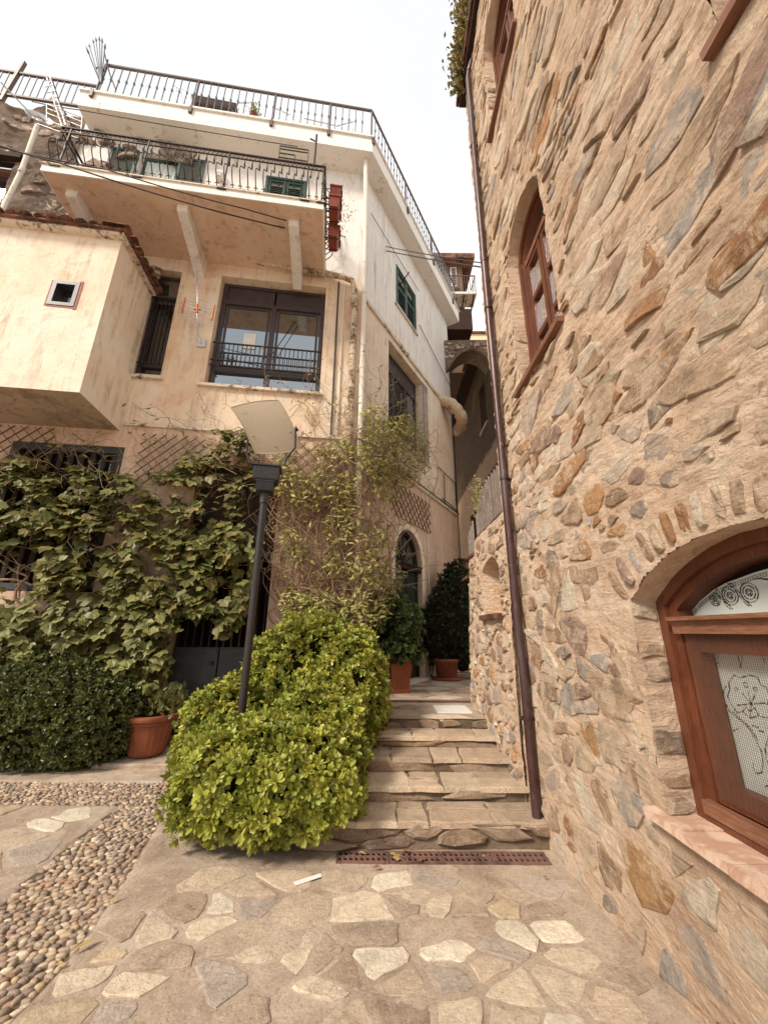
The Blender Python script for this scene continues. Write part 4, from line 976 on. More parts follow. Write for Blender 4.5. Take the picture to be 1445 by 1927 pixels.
def tile(p, q, w_, par):
    b = MB(); d = (Vector(q)-Vector(p)).normalized(); x = d.cross(Vector((0, 0, 1))).normalized(); V = []
    for e in (p, q):
        for r in (w_/2, w_/2-.014):
            for k in range(6): t = math.pi*k/5; V.append(Vector(e)+x*(r*math.cos(t))+Vector((0, 0, r*.62*math.sin(t))))
    F_ = [(k, k+1, 13+k, 12+k) for k in range(5)]+[(6+k, 7+k, 19+k, 18+k) for k in range(5)]+[(k, k+1, 7+k, 6+k) for k in range(5)]+[(12+k, 13+k, 19+k, 18+k) for k in range(5)]
    b.add(V, F_, None, True); return b.build('roof_tile', M['tile'], par)
rng = random.Random(5)
for k in range(24):
    a = -9.0+k*.205; j = rng.uniform(-.02, .03); tile(F.p(a, BO+.22+j, BZ1+.075+rng.uniform(-.005, .01)), F.p(a, BO-.25, BZ1+.10), .185, bay)
for k in range(7):
    o = BO+.15-k*.2; tile(F.p(BS+.20+rng.uniform(-.015, .02), o, BZ1+.078+k*.004), F.p(BS-.2, o, BZ1+.10), .18, bay)

# flat roof slab with terrace
b = MB(); ov = .50; ovA = .40
P = [F.p(-6.2, ov, 0), F.p(-6.2, -3, 0), A.p(5.62, -3, 0), A.p(5.62, ovA, 0)]
# mitred corner of the two overhangs
p1, d1 = F.p(0, ov, 0), F.d; p2, d2 = A.p(0, ovA, 0), A.d
den = d1.x*d2.y-d1.y*d2.x; t = ((p2.x-p1.x)*d2.y-(p2.y-p1.y)*d2.x)/den; CR = p1+d1*t
poly = [F.p(-6.2, ov, 0), CR, A.p(5.62, ovA, 0), A.p(5.62, -3, 0), F.p(-6.2, -4, 0)]
V = [v+Vector((0, 0, 12.29)) for v in poly]+[v+Vector((0, 0, 12.74)) for v in poly]; n = len(poly)
b = MB(); b.add(V, [tuple(range(n))[::-1], tuple(range(n, 2*n))]+[(i, (i+1) % n, n+(i+1) % n, n+i) for i in range(n)]); b.build('roof_slab', M['fascia'], H)
b = MB(); poly2 = [F.p(-6.24, ov+.04, 0), CR+(F.n+A.n).normalized()*.05, A.p(5.66, ovA+.04, 0), A.p(5.66, -3, 0), F.p(-6.24, -4, 0)]
V = [v+Vector((0, 0, 12.742)) for v in poly2]+[v+Vector((0, 0, 12.79)) for v in poly2]; b.add(V, [tuple(range(n))[::-1], tuple(range(n, 2*n))]+[(i, (i+1) % n, n+(i+1) % n, n+i) for i in range(n)]); b.build('coping', M['fascia'], H)

# upper balcony door and shuttered window (white wall)
w_ = empty_part('balcony_door', H)
b = MB(); b.box(F, -5.03, -4.96, -.08, -.15, 9.22, 11.9); b.box(F, -4.31, -4.24, -.08, -.15, 9.22, 11.9); b.box(F, -4.96, -4.31, -.08, -.15, 11.82, 11.9); b.build('frame', M['green'], w_)
b = MB(); b.box(F, -4.96, -4.31, -.11, -.12, 9.22, 11.82); b.build('pane', M['glass'], w_)
b = MB()
for k in range(12): a = -4.95+k*.053; b.add([F.p(a, -.085-(k % 2)*.02, 9.3), F.p(a+.053, -.085-((k+1) % 2)*.02, 9.3), F.p(a+.053, -.085-((k+1) % 2)*.02, 11.8), F.p(a, -.085-(k % 2)*.02, 11.8)], [(0, 1, 2, 3)])
b.build('lace_curtain', M['curtain'], w_)
shutter(F, -5.66, -5.08, 9.25, 11.9, .05, w_); shutter(F, -4.22, -3.66, 9.25, 11.9, .05, w_)
w_ = empty_part('small_shuttered_window', H)
b = MB(); b.box(F, -2.30, -2.24, .02, -.1, 10.22, 11.75); b.box(F, -1.44, -1.38, .02, -.1, 10.22, 11.75); b.box(F, -2.24, -1.44, .02, -.1, 11.69, 11.75); b.build('frame', M['green'], w_)
shutter(F, -2.235, -1.85, 10.25, 11.68, .0, w_); shutter(F, -1.83, -1.445, 10.25, 11.68, .0, w_)

# ------------------------------------------------------------------ balcony on the front
bal = thing('balcony', 'long white balcony with belly-shaped black iron railing on three sloping brackets', 'balcony', F.p(-3, .7, 8.93))
BO1 = 1.39; b = MB(); b.box(F, -5.47, -.83, .001, BO1, 8.93, 9.07); b.build('slab', M['pl_soffit'], bal)
b = MB(); b.box(F, -5.49, -.81, -.0+BO1, BO1+.022, 8.925, 9.075); b.box(F, -.829, -.808, .001, BO1+.0, 8.925, 9.075); b.box(F, -5.492, -5.471, .001, BO1, 8.925, 9.075); b.build('slab_edge', M['fascia'], bal)
b = MB(); b.box(F, -5.52, -.79, .0, BO1+.05, 9.076, 9.10); b.build('coping', M['ledge'], bal)
for a in (-5.15, -3.32, -1.36):
    f2 = Frame(F.p(a, 0, 0), F.n[:2], F.d[:2]); b = MB(); b.prism(f2, [(.001, 8.50), (.30, 8.60), (1.12, 8.80), (1.15, 8.83), (1.15, 8.929), (.001, 8.929)], -.09, .09); b.build('bracket', M['pl_white'], bal)
def belly_bar(root_a, fr, off, z0, z1, out_, name='baluster', par=bal, r=.0095):
    P = []
    for t in np.linspace(0, 1, 18):
        bulge = out_*(math.sin(min(1, t/.72)*math.pi)**1.2 if t < .72 else -.10*math.sin((t-.72)/.28*math.pi)); P.append(fr.p(root_a, off+bulge, z0+(z1-z0)*t))
    b = MB(); b.tube(P, r, 6); 
    c = fr.p(root_a, off-.02, z1-.12); b.tube([c+fr.d*0+Vector((0, 0, .05*math.sin(q)))+fr.n*.035*math.cos(q) for q in np.linspace(0, 6, 8)], .007, 5)
    c = fr.p(root_a, off+.02, z0+.02); b.tube([c+fr.d*(.035*math.cos(q))+Vector((0, 0, .03*abs(math.sin(q)))) for q in np.linspace(0, 3.14, 7)], .007, 5)
    return b.build(name, M['iron'], par)
RO1 = 1.36; nb = 35
for k in range(nb): belly_bar(-5.42+k*4.60/(nb-1), F, RO1, 9.22, 9.98, .17)
fs = Frame(F.p(-.84, 0, 0), F.n[:2], F.d[:2])
for k in range(10): belly_bar(.12+k*1.24/10, fs, 0.0, 9.22, 9.98, .17)
fl = Frame(F.p(-5.44, 0, 0), F.n[:2], (-F.d)[:2])
for k in range(8): belly_bar(.12+k*1.24/8, fl, 0.0, 9.22, 9.98, .17)
for z, th_ in ((9.20, .022), (10.0, .022), (10.12, .034)):
    for p, q in ((F.p(-5.46, RO1, z), F.p(-.82, RO1, z)), (F.p(-.84, RO1, z), F.p(-.84, .02, z)), (F.p(-5.44, RO1, z), F.p(-5.44, .02, z))):
        b = MB(); b.beam(p, q, th_, th_*.7); b.build('rail', M['iron'], bal)
b = MB()
for k in range(60):
    a = -5.42+k*4.58/60; b.beam(F.p(a, RO1, 10.01), F.p(a+.038, RO1, 10.11), .009); b.beam(F.p(a+.038, RO1, 10.11), F.p(a+.076, RO1, 10.01), .009)
o = b.build('lattice_band', M['iron'], bal); o['kind'] = 'stuff'
for a in (-5.30, -4.0, -2.6, -1.15, -.86):
    b = MB(); b.beam(F.p(a, RO1+.0, 9.08), F.p(a, RO1, 10.1), .022, up=Vector((1, 0, 0))); b.box(F, a-.08, a+.08, RO1+.01, RO1+.075, 9.055, 9.075); b.build('post', M['iron'], bal)
# balcony clutter
def lumpy(name, label, cat, p, q, r, col, seed, n=12, m=9):
    rt = thing(name, label, cat, tuple((p+q)/2)); d = (q-p).normalized(); x = d.cross(Vector((0, 0, 1))).normalized(); y = x.cross(d); V = []
    for i in range(m+1):
        t = i/m; c_ = p+(q-p)*t; e = r*(1+.13*noise.noise(Vector((t*5, seed, 0))))*(.6 if i in (0, m) else 1)
        for k in range(n):
            al = 2*math.pi*k/n; rr = e*(1+.30*noise.noise(Vector((math.cos(al)*1.6, math.sin(al)*1.6, t*4+seed)))); V.append(c_+x*rr*math.cos(al)+y*rr*.85*math.sin(al))
    b = MB()
    for i in range(m):
        for k in range(n):
            cc = col[0] if noise.noise(Vector((i*.5, k*.5, seed))) > -.05 else col[1]; b.add([V[i*n+k], V[i*n+(k+1) % n], V[(i+1)*n+(k+1) % n], V[(i+1)*n+k]], [(0, 1, 2, 3)], cc)
    b.add(V[:n], [tuple(range(n))], col[1]); b.add(V[-n:], [tuple(range(n))], col[1]); b.build('cover', M['cloth'], rt); return rt
MC = ((.30, .20, .15), (.10, .045, .035)); MC2 = ((.42, .33, .26), (.13, .05, .04))
lumpy('bundle', 'bulky covered bundle with brown marbled cloth nearest the left end of the balcony', 'bundle', F.p(-5.25, .95, 9.35), F.p(-5.05, .75, 10.0), .26, MC2, 1)
lumpy('bundle', 'dark brown folded cover standing beside the first green shutter on the balcony', 'bundle', F.p(-4.62, 1.0, 9.30), F.p(-4.80, .70, 9.95), .19, MC, 2)
lumpy('bundle', 'pale brown marbled cover between the two other bundles on the balcony', 'bundle', F.p(-4.95, 1.05, 9.3), F.p(-4.95, .85, 9.95), .20, MC2, 3)
b = MB(); wu = thing('wall_lantern', 'small cream box lamp on the white wall between door and small window', 'lamp', F.p(-3.25, .1, 11.4)); b.box(F, -3.36, -3.22, .001, .12, 11.32, 11.55); b.build('housing', M['pvc'], wu)
b = MB(); b.box(F, -3.34, -3.24, .121, .14, 11.34, 11.48); b.build('shade', M['alu'], wu)
rack = thing('drying_rack', 'small empty black wire rack standing on the balcony rail', 'rack', F.p(-1.4, 1.36, 10.15))
for (p, q) in ((( -1.72, 10.15), (-1.72, 10.52)), ((-1.18, 10.15), (-1.18, 10.52)), ((-1.72, 10.52), (-1.18, 10.52)), ((-1.72, 10.32), (-1.42, 10.32)), ((-1.42, 10.32), (-1.42, 10.18)), ((-1.72, 10.2), (-1.18, 10.2)), ((-1.72, 10.44), (-1.18, 10.44))):
    b = MB(); b.beam(F.p(p[0], 1.36, p[1]), F.p(q[0], 1.36, q[1]), .016, up=Vector((.3, .8, .1))); b.build('wire', M['iron'], rack)
b = MB(); mast = thing('steel_mast', 'thin black steel post rising from the right end of the balcony rail', 'post', F.p(-1.05, 1.36, 10.1)); b.tube([F.p(-1.05, 1.36, 10.1), F.p(-1.05, 1.36, 11.0)], .022, 8); b.build('pole', M['iron'], mast)
b = MB(); b.beam(F.p(-1.05, 1.36, 10.8), F.p(-1.17, 1.36, 10.86), .02); b.build('hook', M['iron'], mast)
# hanging planters on the side of the balcony railing
for i, (z, o_, lab) in enumerate(((9.95, .95, 'upper red rectangular planter hung on the right side of the balcony railing'), (9.42, 1.12, 'lower red planter hung beside the balcony corner, nearer the wall edge'), (9.20, .72, 'lowest small red pot hanging under the right side of the balcony railing'))):
    t = thing('hanging_planter', lab, 'planter', fs.p(o_, .2, z), 'red planters hung on the balcony railing')
    b = MB(); w0, w1 = .17, .21; V = [fs.p(o_+s*(w0 if zz == 0 else w1), .12+oo*(.16 if zz == 0 else .2), z-.20+zz*.20) for zz in (0, 1) for s, oo in ((-1, 0), (1, 0), (1, 1), (-1, 1))]
    b.add(V, [(0, 1, 2, 3), (0, 1, 5, 4), (1, 2, 6, 5), (2, 3, 7, 6), (3, 0, 4, 7), (4, 5, 6, 7)]); b.build('box', M['tc_box'], t)
    b = MB(); b.box(fs, o_-.23, o_+.23, .10, .34, z, z+.025); b.build('rim', M['tc_box'], t)
    b = MB(); 
    for s in (-.12, .12): b.tube([fs.p(o_+s, .0, z+.05), fs.p(o_+s, .345, z+.02), fs.p(o_+s, .345, z-.14), fs.p(o_+s, .30, z-.215), fs.p(o_+s, .02, z-.21)], .008, 5)
    b.build('wire_holder', M['iron'], t)

# ------------------------------------------------------------------ terrace railing
tr = thing('terrace_railing', 'brown railing with knobbed blue-grey balusters round the roof terrace', 'railing', F.p(-3, .45, 12.79))
def knob_bar(z0, z1):
    b = MB(); zc = (z0+z1)/2; b.lathe((0, 0, 0), [(.011, z0), (.011, zc-.045), (.026, zc-.02), (.026, zc+.02), (.011, zc+.045), (.011, z1)], 6); return b.mesh('baluster', M['rail_blue'])
kb = knob_bar(.0, .94); KN = []
CRr = CR-(F.n+A.n).normalized()*.06
for k in range(37): inst('baluster', kb, tr, Matrix.Translation(F.p(-5.93+k*(5.93-.1)/36.2, .45, 12.90)))
aC = (CRr-A.p(0, .35, 0)).dot(A.d)
for k in range(36): inst('baluster', kb, tr, Matrix.Translation(A.p(aC+.16*(k+1), .35, 12.90)))
RF = [F.p(-5.98, .45, 0), CRr, A.p(5.5, .35, 0)]
for p, q in zip(RF[:-1], RF[1:]):
    for z, h_ in ((12.90, .03), (13.86, .05)):
        b = MB(); b.beam(p+Vector((0, 0, z)), q+Vector((0, 0, z)), .045, h_); b.build('rail', M['rail_brown'], tr)
posts = [F.p(a, .45, 0) for a in (-5.98, -3.95, -2.2, -.9)]+[CRr]+[A.p(a, .35, 0) for a in (1.5, 3.3, 5.0)]
for i, p in enumerate(posts):
    b = MB(); b.tube([p+Vector((0, 0, 12.62)), p+Vector((0, 0, 13.86))], .022, 8); b.build('post', M['rail_brown'], tr)
    fr = F if i < 4 else A; q = p+fr.n*.06; b = MB(); b.beam(q+Vector((0, 0, 12.58)), q+Vector((0, 0, 12.80)), .07, up=Vector((1, 0, 0))); b.build('bracket', M['rail_brown'], tr)
# fan of spikes at the left end of the terrace
sp = thing('spiked_fan', 'fan of seven pointed iron spikes guarding the left end of the roof terrace', 'fan', F.p(-6.1, .45, 12.9))
def gpx(x, y, off): a, z = F.px(x, y, off); return F.p(a, off, z)
hub = gpx(190, 158, .5)
for k, (x, y) in enumerate(((169, 88), (176, 80), (181, 77), (187, 76), (192, 80), (197, 92), (168, 102))):
    q = gpx(x, y, .5+.05*k); b = MB(); b.tube([hub, q], .011, 6); d = (q-hub).normalized(); b.tube([q, q+d*.04, q+d*.14], [.011, .024, .002], 6); b.build('spike', M['rail_blue'], sp)
b = MB(); b.tube([gpx(x, y, .52) for x, y in ((181, 128), (186, 125), (192, 127), (195, 131))], .014, 6); b.build('ring', M['iron'], sp)
b = MB(); b.tube([gpx(196, 98, .5), gpx(207, 140, .52), gpx(218, 168, .52)], .014, 6); b.build('stay', M['iron'], sp)
b = MB(); b.tube([gpx(192, 155, .5), gpx(203, 112, .46)], .018, 6); b.build('post', M['rail_brown'], sp)
# terrace furniture seen through the railing
sb = thing('sun_lounger', 'dark brown cushioned lounger behind the terrace railing', 'lounger', F.p(-3.9, 0, 12.8))
pL = [gpx(x, y, .2) for x, y in ((360, 176), (445, 193), (446, 208), (362, 196))]
b = MB(); b.add(pL+[p-F.n*.25 for p in pL], [(0, 1, 2, 3), (4, 5, 6, 7), (0, 1, 5, 4), (1, 2, 6, 5), (2, 3, 7, 6), (3, 0, 4, 7)]); b.build('cushion', simple('brown_cushion', (.05, .03, .022), .9, .3, 9), sb)
b = MB()
for p, q in (((352, 205), (375, 190)), ((440, 212), (430, 196)), ((352, 205), (450, 218))): b.beam(gpx(*p, .22), gpx(*q, .22), .03)
b.build('frame', M['rail_brown'], sb)
def wire_chair(pts, label, g=None):
    t = thing('garden_chair', label, 'chair', tuple(gpx(*pts[0][0], .1)), 'white wire chairs on the terrace')
    for pl in pts:
        b = MB(); b.tube([gpx(x, y, .1) for x, y in pl], .013, 5); b.build('frame_tube', M['alu'], t)
wire_chair([[(312, 140), (333, 195), (365, 205)], [(325, 160), (357, 172), (360, 196)], [(331, 160), (334, 193)], [(340, 165), (343, 196)], [(349, 168), (352, 200)]], 'slatted white wire chair near the left part of the terrace railing')
wire_chair([[(518, 203), (522, 226)], [(518, 203), (548, 216), (560, 230)], [(548, 216), (552, 232)], [(530, 209), (534, 229)], [(540, 213), (543, 231)]], 'white wire chair behind the middle of the terrace railing')
wire_chair([[(632, 237), (665, 228), (663, 254)], [(632, 237), (636, 248)], [(642, 234), (645, 250)], [(653, 231), (655, 253)], [(572, 222), (632, 236)]], 'white reclining wire chair near the corner of the terrace railing')
wire_chair([[(447, 193), (482, 192), (483, 212)], [(447, 193), (449, 206)], [(460, 193), (462, 208)], [(471, 192), (473, 209)]], 'small white wire chair right of the brown lounger on the terrace')
# terrace plant
def leaf_cloud(n, sampler, l, w_, rng, up=.4):
    """n simple bent leaves (2 quads each) -> arrays"""
    V = np.zeros((n*6, 3)); Fq = np.zeros((n*2, 4), int); Cc = np.ones((n*2, 3))
    for i in range(n):
        p, nrm = sampler(); d = Vector((rng.gauss(0, 1), rng.gauss(0, 1), rng.gauss(0, 1)))+nrm*1.3+Vector((0, 0, up)); d.normalize()
        x = d.cross(Vector((rng.gauss(0, 1), rng.gauss(0, 1), rng.gauss(0, 1)))).normalized(); y = x.cross(d).normalized(); L = l*rng.uniform(.65, 1.25); W_ = w_*rng.uniform(.7, 1.2); bd = rng.uniform(-.25, .1)*L
        c = p; V[i*6:i*6+6] = [c, c+d*L*.5+x*W_/2+y*W_*.2, c+d*L*.5-x*W_/2+y*W_*.2, c+d*L+y*bd, c+d*L*.5, c+d*L*.5]
        V[i*6+4] = c+d*L*.5; Fq[i*2] = (i*6, i*6+1, i*6+3, i*6+4); Fq[i*2+1] = (i*6, i*6+4, i*6+3, i*6+2); k = rng.uniform(.7, 1.25); t = rng.uniform(-.1, .1)
        Cc[i*2:i*2+2] = (k*(1+t), k, k*(1-t))
    return V, Fq, Cc
rng = random.Random(77)
tp = thing('potted_plant', 'small bright green plant on the terrace behind the railing', 'plant', tuple(gpx(478, 215, .2)))
c0 = gpx(478, 212, .2); V, Fq, Cc = leaf_cloud(90, lambda: (c0+Vector((rng.gauss(0, .06), rng.gauss(0, .06), rng.gauss(0, .07))), Vector((0, 0, 1))), .10, .04, rng); npobj('foliage', npmesh('foliage', V, Fq, M['leaf_lime'], Cc), tp, 'stuff')
b = MB(); b.lathe(tuple(c0-Vector((0, 0, .25))), [(.06, 0), (.09, .16), (.1, .16), (.1, .18)], 12); b.build('pot', M['terracotta'], tp)

# ------------------------------------------------------------------ pipes on the house
def pipe_thing(name, label, path, r, mat, coll=(), cat='drainpipe'):
    t = thing(name, label, cat, tuple(path[0])); b = MB(); b.tube(path, r, 12); b.build('pipe', mat, t)
    for p, q in coll: b = MB(); b.tube([p, q], r*1.16, 12); b.build('coupling', mat, t)
    return t
def Z(fr, a, o, z): return fr.p(a, o, z)
pipe_thing('white_downpipe', 'white downpipe running down the corner from the terrace roof', [Z(F, -.02, .30, 12.28), Z(F, .02, .26, 11.2), Z(F, .04, .09, 10.6), Z(F, .05, .08, 8.4), Z(F, .05, .08, .7)], .052, M['pvc'], [(Z(F, .05, .08, z), Z(F, .05, .08, z+.1)) for z in (2.5, 4.6, 6.6, 8.5)])
pipe_thing('stained_waste_pipe', 'mossy stained pipe under the balcony bending down the left of the corner', [Z(F, -2.98, .10, 9.32), Z(F, -2.98, .12, 9.14), Z(F, -2.86, .12, 9.03), Z(F, -.42, .12, 8.86), Z(F, -.22, .12, 8.78), Z(F, -.16, .10, 8.58), Z(F, -.15, .08, 8.0), Z(F, -.15, .08, .8)], .062, M['pvc_dirty'], [(Z(F, -.155, .085, z), Z(F, -.155, .085, z+.1)) for z in (8.3, 6.9, 4.4)])
pipe_thing('thin_cable_duct', 'thin dark vertical cable running down the cream wall right of the big window', [Z(F, -.50, .03, 8.80), Z(F, -.50, .03, 5.12)], .016, M['wire'], cat='cable')
pipe_thing('thin_cable_duct', 'thin pale vertical conduit on the wall between window and stained pipe', [Z(F, -.37, .03, 8.75), Z(F, -.39, .03, 5.12)], .014, M['pvc'], cat='conduit')
pipe_thing('old_wall_downpipe', 'thick cream downpipe on the old rough wall at the far left', [gpx(70, 236, .25), gpx(40, 322, .28), gpx(2, 400, .3)], .042, M['pvc'], [(gpx(44, 314, .275), gpx(38, 325, .28)), (gpx(12, 378, .29), gpx(8, 386, .29))])
t = thing('duct', 'crumpled foil wrapped exhaust duct bending out of the alley wall', 'duct', tuple(A.p(4.6, .2, 8.3)))
P = [at(822, 754, 10.75), at(832, 754, 10.5), at(846, 758, 10.35), at(861, 771, 10.4), at(870, 788, 10.6), at(866, 803, 11.1), at(858, 812, 11.6)]
PP = []
for i in range(len(P)-1):
    for q in range(4): PP.append(P[i].lerp(P[i+1], q/4))
b = MB(); b.tube(PP+[P[-1]], [.175+.012*math.sin(i*2.3)+.008*math.sin(i*5.1) for i in range(len(PP)+1)], 14); b.build('pipe', M['duct'], t)
t = thing('gas_pipe', 'thin dark bent gas pipe low on the alley wall near its far corner', 'pipe', tuple(A.p(4.2, .05, 6)))
for pl in ([(824, 878), (857, 910), (860, 960)], [(836, 892), (837, 950)], [(832, 938), (848, 950), (860, 962)]):
    q = [A.p(*(lambda s: (s[0], .05, s[1]))(A.px(x, y, .05))) for x, y in pl]; b = MB(); b.tube(q, .014, 6); b.build('pipe', M['wire'], t)
cb = thing('wall_cable', 'dark cables clipped along the ledge of the alley wall', 'cable', tuple(A.p(2, .05, 5)))
b = MB(); b.tube([A.p(.2, .07, 5.06), A.p(2.5, .07, 5.055), A.p(5.45, .07, 5.05)], .016, 6); b.build('cable', M['wire'], cb)
b = MB(); b.tube([A.p(5.40, .05, 8.6), A.p(5.40, .05, .7)], .018, 6); b.build('cable', M['wire'], cb)
b = MB(); b.tube([A.p(3.1, .03, 4.9), A.p(3.12, .03, .7)], .012, 6); b.build('cable', M['pvc'], cb)
# overhead wires
def wire(label, pts, r=.011, sag=.12):
    P = []
    for p, q in zip(pts[:-1], pts[1:]):
        for k in range(8): t_ = k/8; v = p.lerp(q, t_); P.append(v-Vector((0, 0, sag*4*t_*(1-t_))))
    P.append(pts[-1]); t = thing('overhead_wire', label, 'wire', tuple(pts[0])); b = MB(); b.tube(P, r, 5, None, False); b.build('strand', M['wire'], t)
def sp_(x, y, X=1.3): r = ray(x, y); t_ = X/r.x; return Vector((X, r.y*t_, EYE+r.z*t_))
wire('lower of the two cables slung across in front of the balcony slab', [gpx(-30, 262, 1.75), gpx(110, 305, 1.75), gpx(420, 400, 1.72), at(720, 470, 7.6), at(925, 505, 4.6)], .012, .03)
wire('upper of the two cables slung across in front of the balcony slab', [gpx(-30, 268, 1.7), gpx(200, 318, 1.70), gpx(460, 392, 1.68), at(720, 462, 7.6), at(925, 497, 4.6)], .010, .03)
wire('thin cable stretched in front of the terrace slab above the balcony', [gpx(60, 190, .8), gpx(150, 206, .7), gpx(560, 275, .7)], .008, .02)
wire('thin washing line hanging below the alley eave', [A.p(.2, .06, 11.2), A.p(2.9, .06, 11.35)], .008, .02)
wire('thin cable along the white alley wall below the green window', [A.p(2.9, .05, 10.1), A.p(5.4, .05, 9.5)], .010, .02)

# ------------------------------------------------------------------ old rough building at the far left
ow = thing('old_stone_house', 'old rough rendered stone building behind the bay at the far left', 'house', F.p(-8.5, -1, 0))
def owh(a, z): return .05+.10*fbm(a*1.1, z*1.1, 3.1, 5)+.03*noise.noise(Vector((a*6, z*6, 2)))
OW = hole(-8.6, -7.36, 9.7, 10.98)
V, Fc = heightfield(F, -10.5, -6.30, 7.9, 12.95, .045, .045, [OW], owh, lambda a: 12.80+.08*math.sin(a*5)+.06*noise.noise(Vector((a*3, 0, 0))))
b = MB(); b.add(V, Fc, None, True); b.build('wall', M['dark_mortar_l'] if 'dark_mortar_l' in M else mortar_mat('rough_old_render', (.13, .095, .07), (.25, .19, .15), (.36, .29, .235), .02), ow)
b = MB(); b.box(F, -8.55, -7.40, -.20, -.22, 9.7, 10.95); b.build('pane', M['glass'], ow); b = MB(); b.box(F, -7.48, -7.38, -.1, -.2, 9.7, 10.97); b.box(F, -8.6, -7.38, -.1, -.199, 10.86, 10.97); b.build('frame', M['wood_h'], ow)
b = MB(); b.box(F, -8.7, -7.2, .16, -.1, 11.0, 11.12); b.build('lintel', M['beam'], ow)
rng = random.Random(3); items = []
wall_stones(F, -10, -6.4, 8, 12.75, .42, .30, 133, lambda a, z: not OW.inside(a, z, .08) and z < 12.7, owh, [((.24,.18,.14),2), ((.16,.115,.085),2), ((.32,.25,.2),1)], (.02, .12), (.01, .05), .45, items=items)
place_stones(items, 'stone', M['rock'], ow, 60)
orl = thing('old_terrace_railing', 'plain brown railing on top of the old rough building', 'railing', F.p(-8, 0, 13))
for z in (13.83, 13.04): b = MB(); b.beam(F.p(-10.2, .05, z), F.p(-6.35, .05, z), .05); b.build('rail', M['rail_brown'], orl)
ob = MB(); ob.beam((0, 0, 13.04), (0, 0, 13.83), .018, up=Vector((1, 0, 0))); om = ob.mesh('bar', M['rail_blue'])
for k in range(26): inst('bar', om, orl, Matrix.Translation(F.p(-10.1+k*.145, .05, 0)))
b = MB(); b.beam(F.p(-8.12, .05, 12.8), F.p(-8.02, .05, 14.25), .07, up=Vector((1, 0, 0))); b.build('post', M['rail_brown'], orl)
# antennas and dish
dish = thing('satellite_dish', 'grey satellite dish beside the cream downpipe at the far left', 'dish', tuple(gpx(78, 228, .9)))
c = gpx(74, 219, .85); b = MB(); nrm = Vector((.45, -.75, .35)).normalized(); x = nrm.cross(Vector((0, 0, 1))).normalized(); y = x.cross(nrm); V = [c-nrm*.06]
for r, d_ in ((.13, -.045), (.25, 0)):
    for k in range(18): V.append(c+x*r*math.cos(k*math.pi/9)*.85+y*r*math.sin(k*math.pi/9)+nrm*d_)
b.add(V, [(0, 1+k, 1+(k+1) % 18) for k in range(18)]+[(1+k, 1+(k+1) % 18, 19+(k+1) % 18, 19+k) for k in range(18)], None, True); b.build('reflector', M['alu'], dish)
b = MB(); b.tube([c-y*.2+nrm*.0, c+nrm*.3+x*.45-y*.25], .012, 6); b.build('feed_arm', M['alu'], dish)
an = thing('yagi_antenna', 'large silver yagi antenna with grid reflector above the left end of the balcony', 'antenna', tuple(gpx(120, 240, 1.2)))
def rods(t, segs, off, r, mat, name):
    for pl in segs: b = MB(); b.tube([gpx(x, y, off) for x, y in pl], r, 5); b.build(name, mat, t)
rods(an, [[(88, 195), (88, 225)], [(120, 208), (120, 240)], [(155, 220), (152, 250)], [(88, 195), (155, 220)], [(88, 203), (155, 229)], [(88, 212), (154, 238)], [(88, 225), (152, 250)], [(70, 232), (148, 260)]], 1.25, .010, M['alu'], 'reflector_rod')
rods(an, [[(88, 145), (118, 240)], [(94, 143), (124, 235)]], 1.3, .013, M['alu'], 'boom')
rods(an, [[(80+k*4, 152+k*11), (98+k*4, 148+k*11)] for k in range(7)], 1.32, .006, M['alu'], 'element')
rods(an, [[(98, 150), (112, 195), (134, 232)]], 1.2, .02, M['iron'], 'mast')
an2 = thing('wall_antenna', 'television antenna with orange plastic tips bolted to the cream wall', 'antenna', tuple(gpx(378, 620, .3)))
rods(an2, [[(371, 508), (372, 585)]], .45, .014, M['alu'], 'boom')
rods(an2, [[(361, 508+k*13), (383, 511+k*13)] for k in range(7)], .45, .007, M['alu'], 'element')
rods(an2, [[(348, 563), (404, 576)], [(346, 568), (402, 581)], [(345, 574), (401, 587)], [(348, 563), (345, 590)], [(404, 576), (400, 600)], [(338, 595), (398, 612)], [(341, 592), (396, 606)], [(352, 590), (396, 580)], [(350, 572), (396, 598)]], .5, .007, M['alu'], 'reflector_rod')
rods(an2, [[(348, 560), (342, 588)], [(404, 574), (398, 602)], [(365, 581), (378, 582)], [(371, 572), (371, 588)]], .51, .018, M['orange'], 'orange_tip')
rods(an2, [[(371, 588), (373, 610), (371, 625), (378, 645)]], .3, .018, M['alu'], 'bracket_arm')
b = MB(); a0, z0 = F.px(379, 645, .02); b.box(F, a0-.08, a0+.08, .0, .03, z0-.09, z0+.09); b.build('wall_plate', M['alu'], an2)

# ------------------------------------------------------------------ trellises
def trellis(name, label, fr, c, ux, uz, L, Wd, ns, off, par_cat='trellis', ang_=45, flip=False):
    """expanding lattice: two layers of crossing laths inside a rectangle given by centre, axes in (a,z)"""
    t = thing(name, label, 'trellis', tuple(fr.p(c[0], off, c[1]))); hw, hh = L/2, Wd/2; st_ = L/ns
    def P(u, v, o): return fr.p(c[0]+ux[0]*u+uz[0]*v, o, c[1]+ux[1]*u+uz[1]*v)
    for sgn, o in ((1, off), (-1, off+.012)):
        k = -hw-2*hh
        while k < hw+2*hh:
            # line u = k + sgn*v ; clip to the rectangle
            v0, v1 = -hh, hh
            if sgn > 0: v0 = max(v0, -hw-k); v1 = min(v1, hw-k)
            else: v0 = max(v0, k-hw); v1 = min(v1, k+hw)
            if v1-v0 > .05:
                b = MB(); b.beam(P(k+sgn*v0, v0, o), P(k+sgn*v1, v1, o), .009, .022, up=fr.n); b.build('lath', M['trellis'], t)
            k += st_
    return t
def fa(x, y, off=0, fr=F): return fr.px(x, y, off)
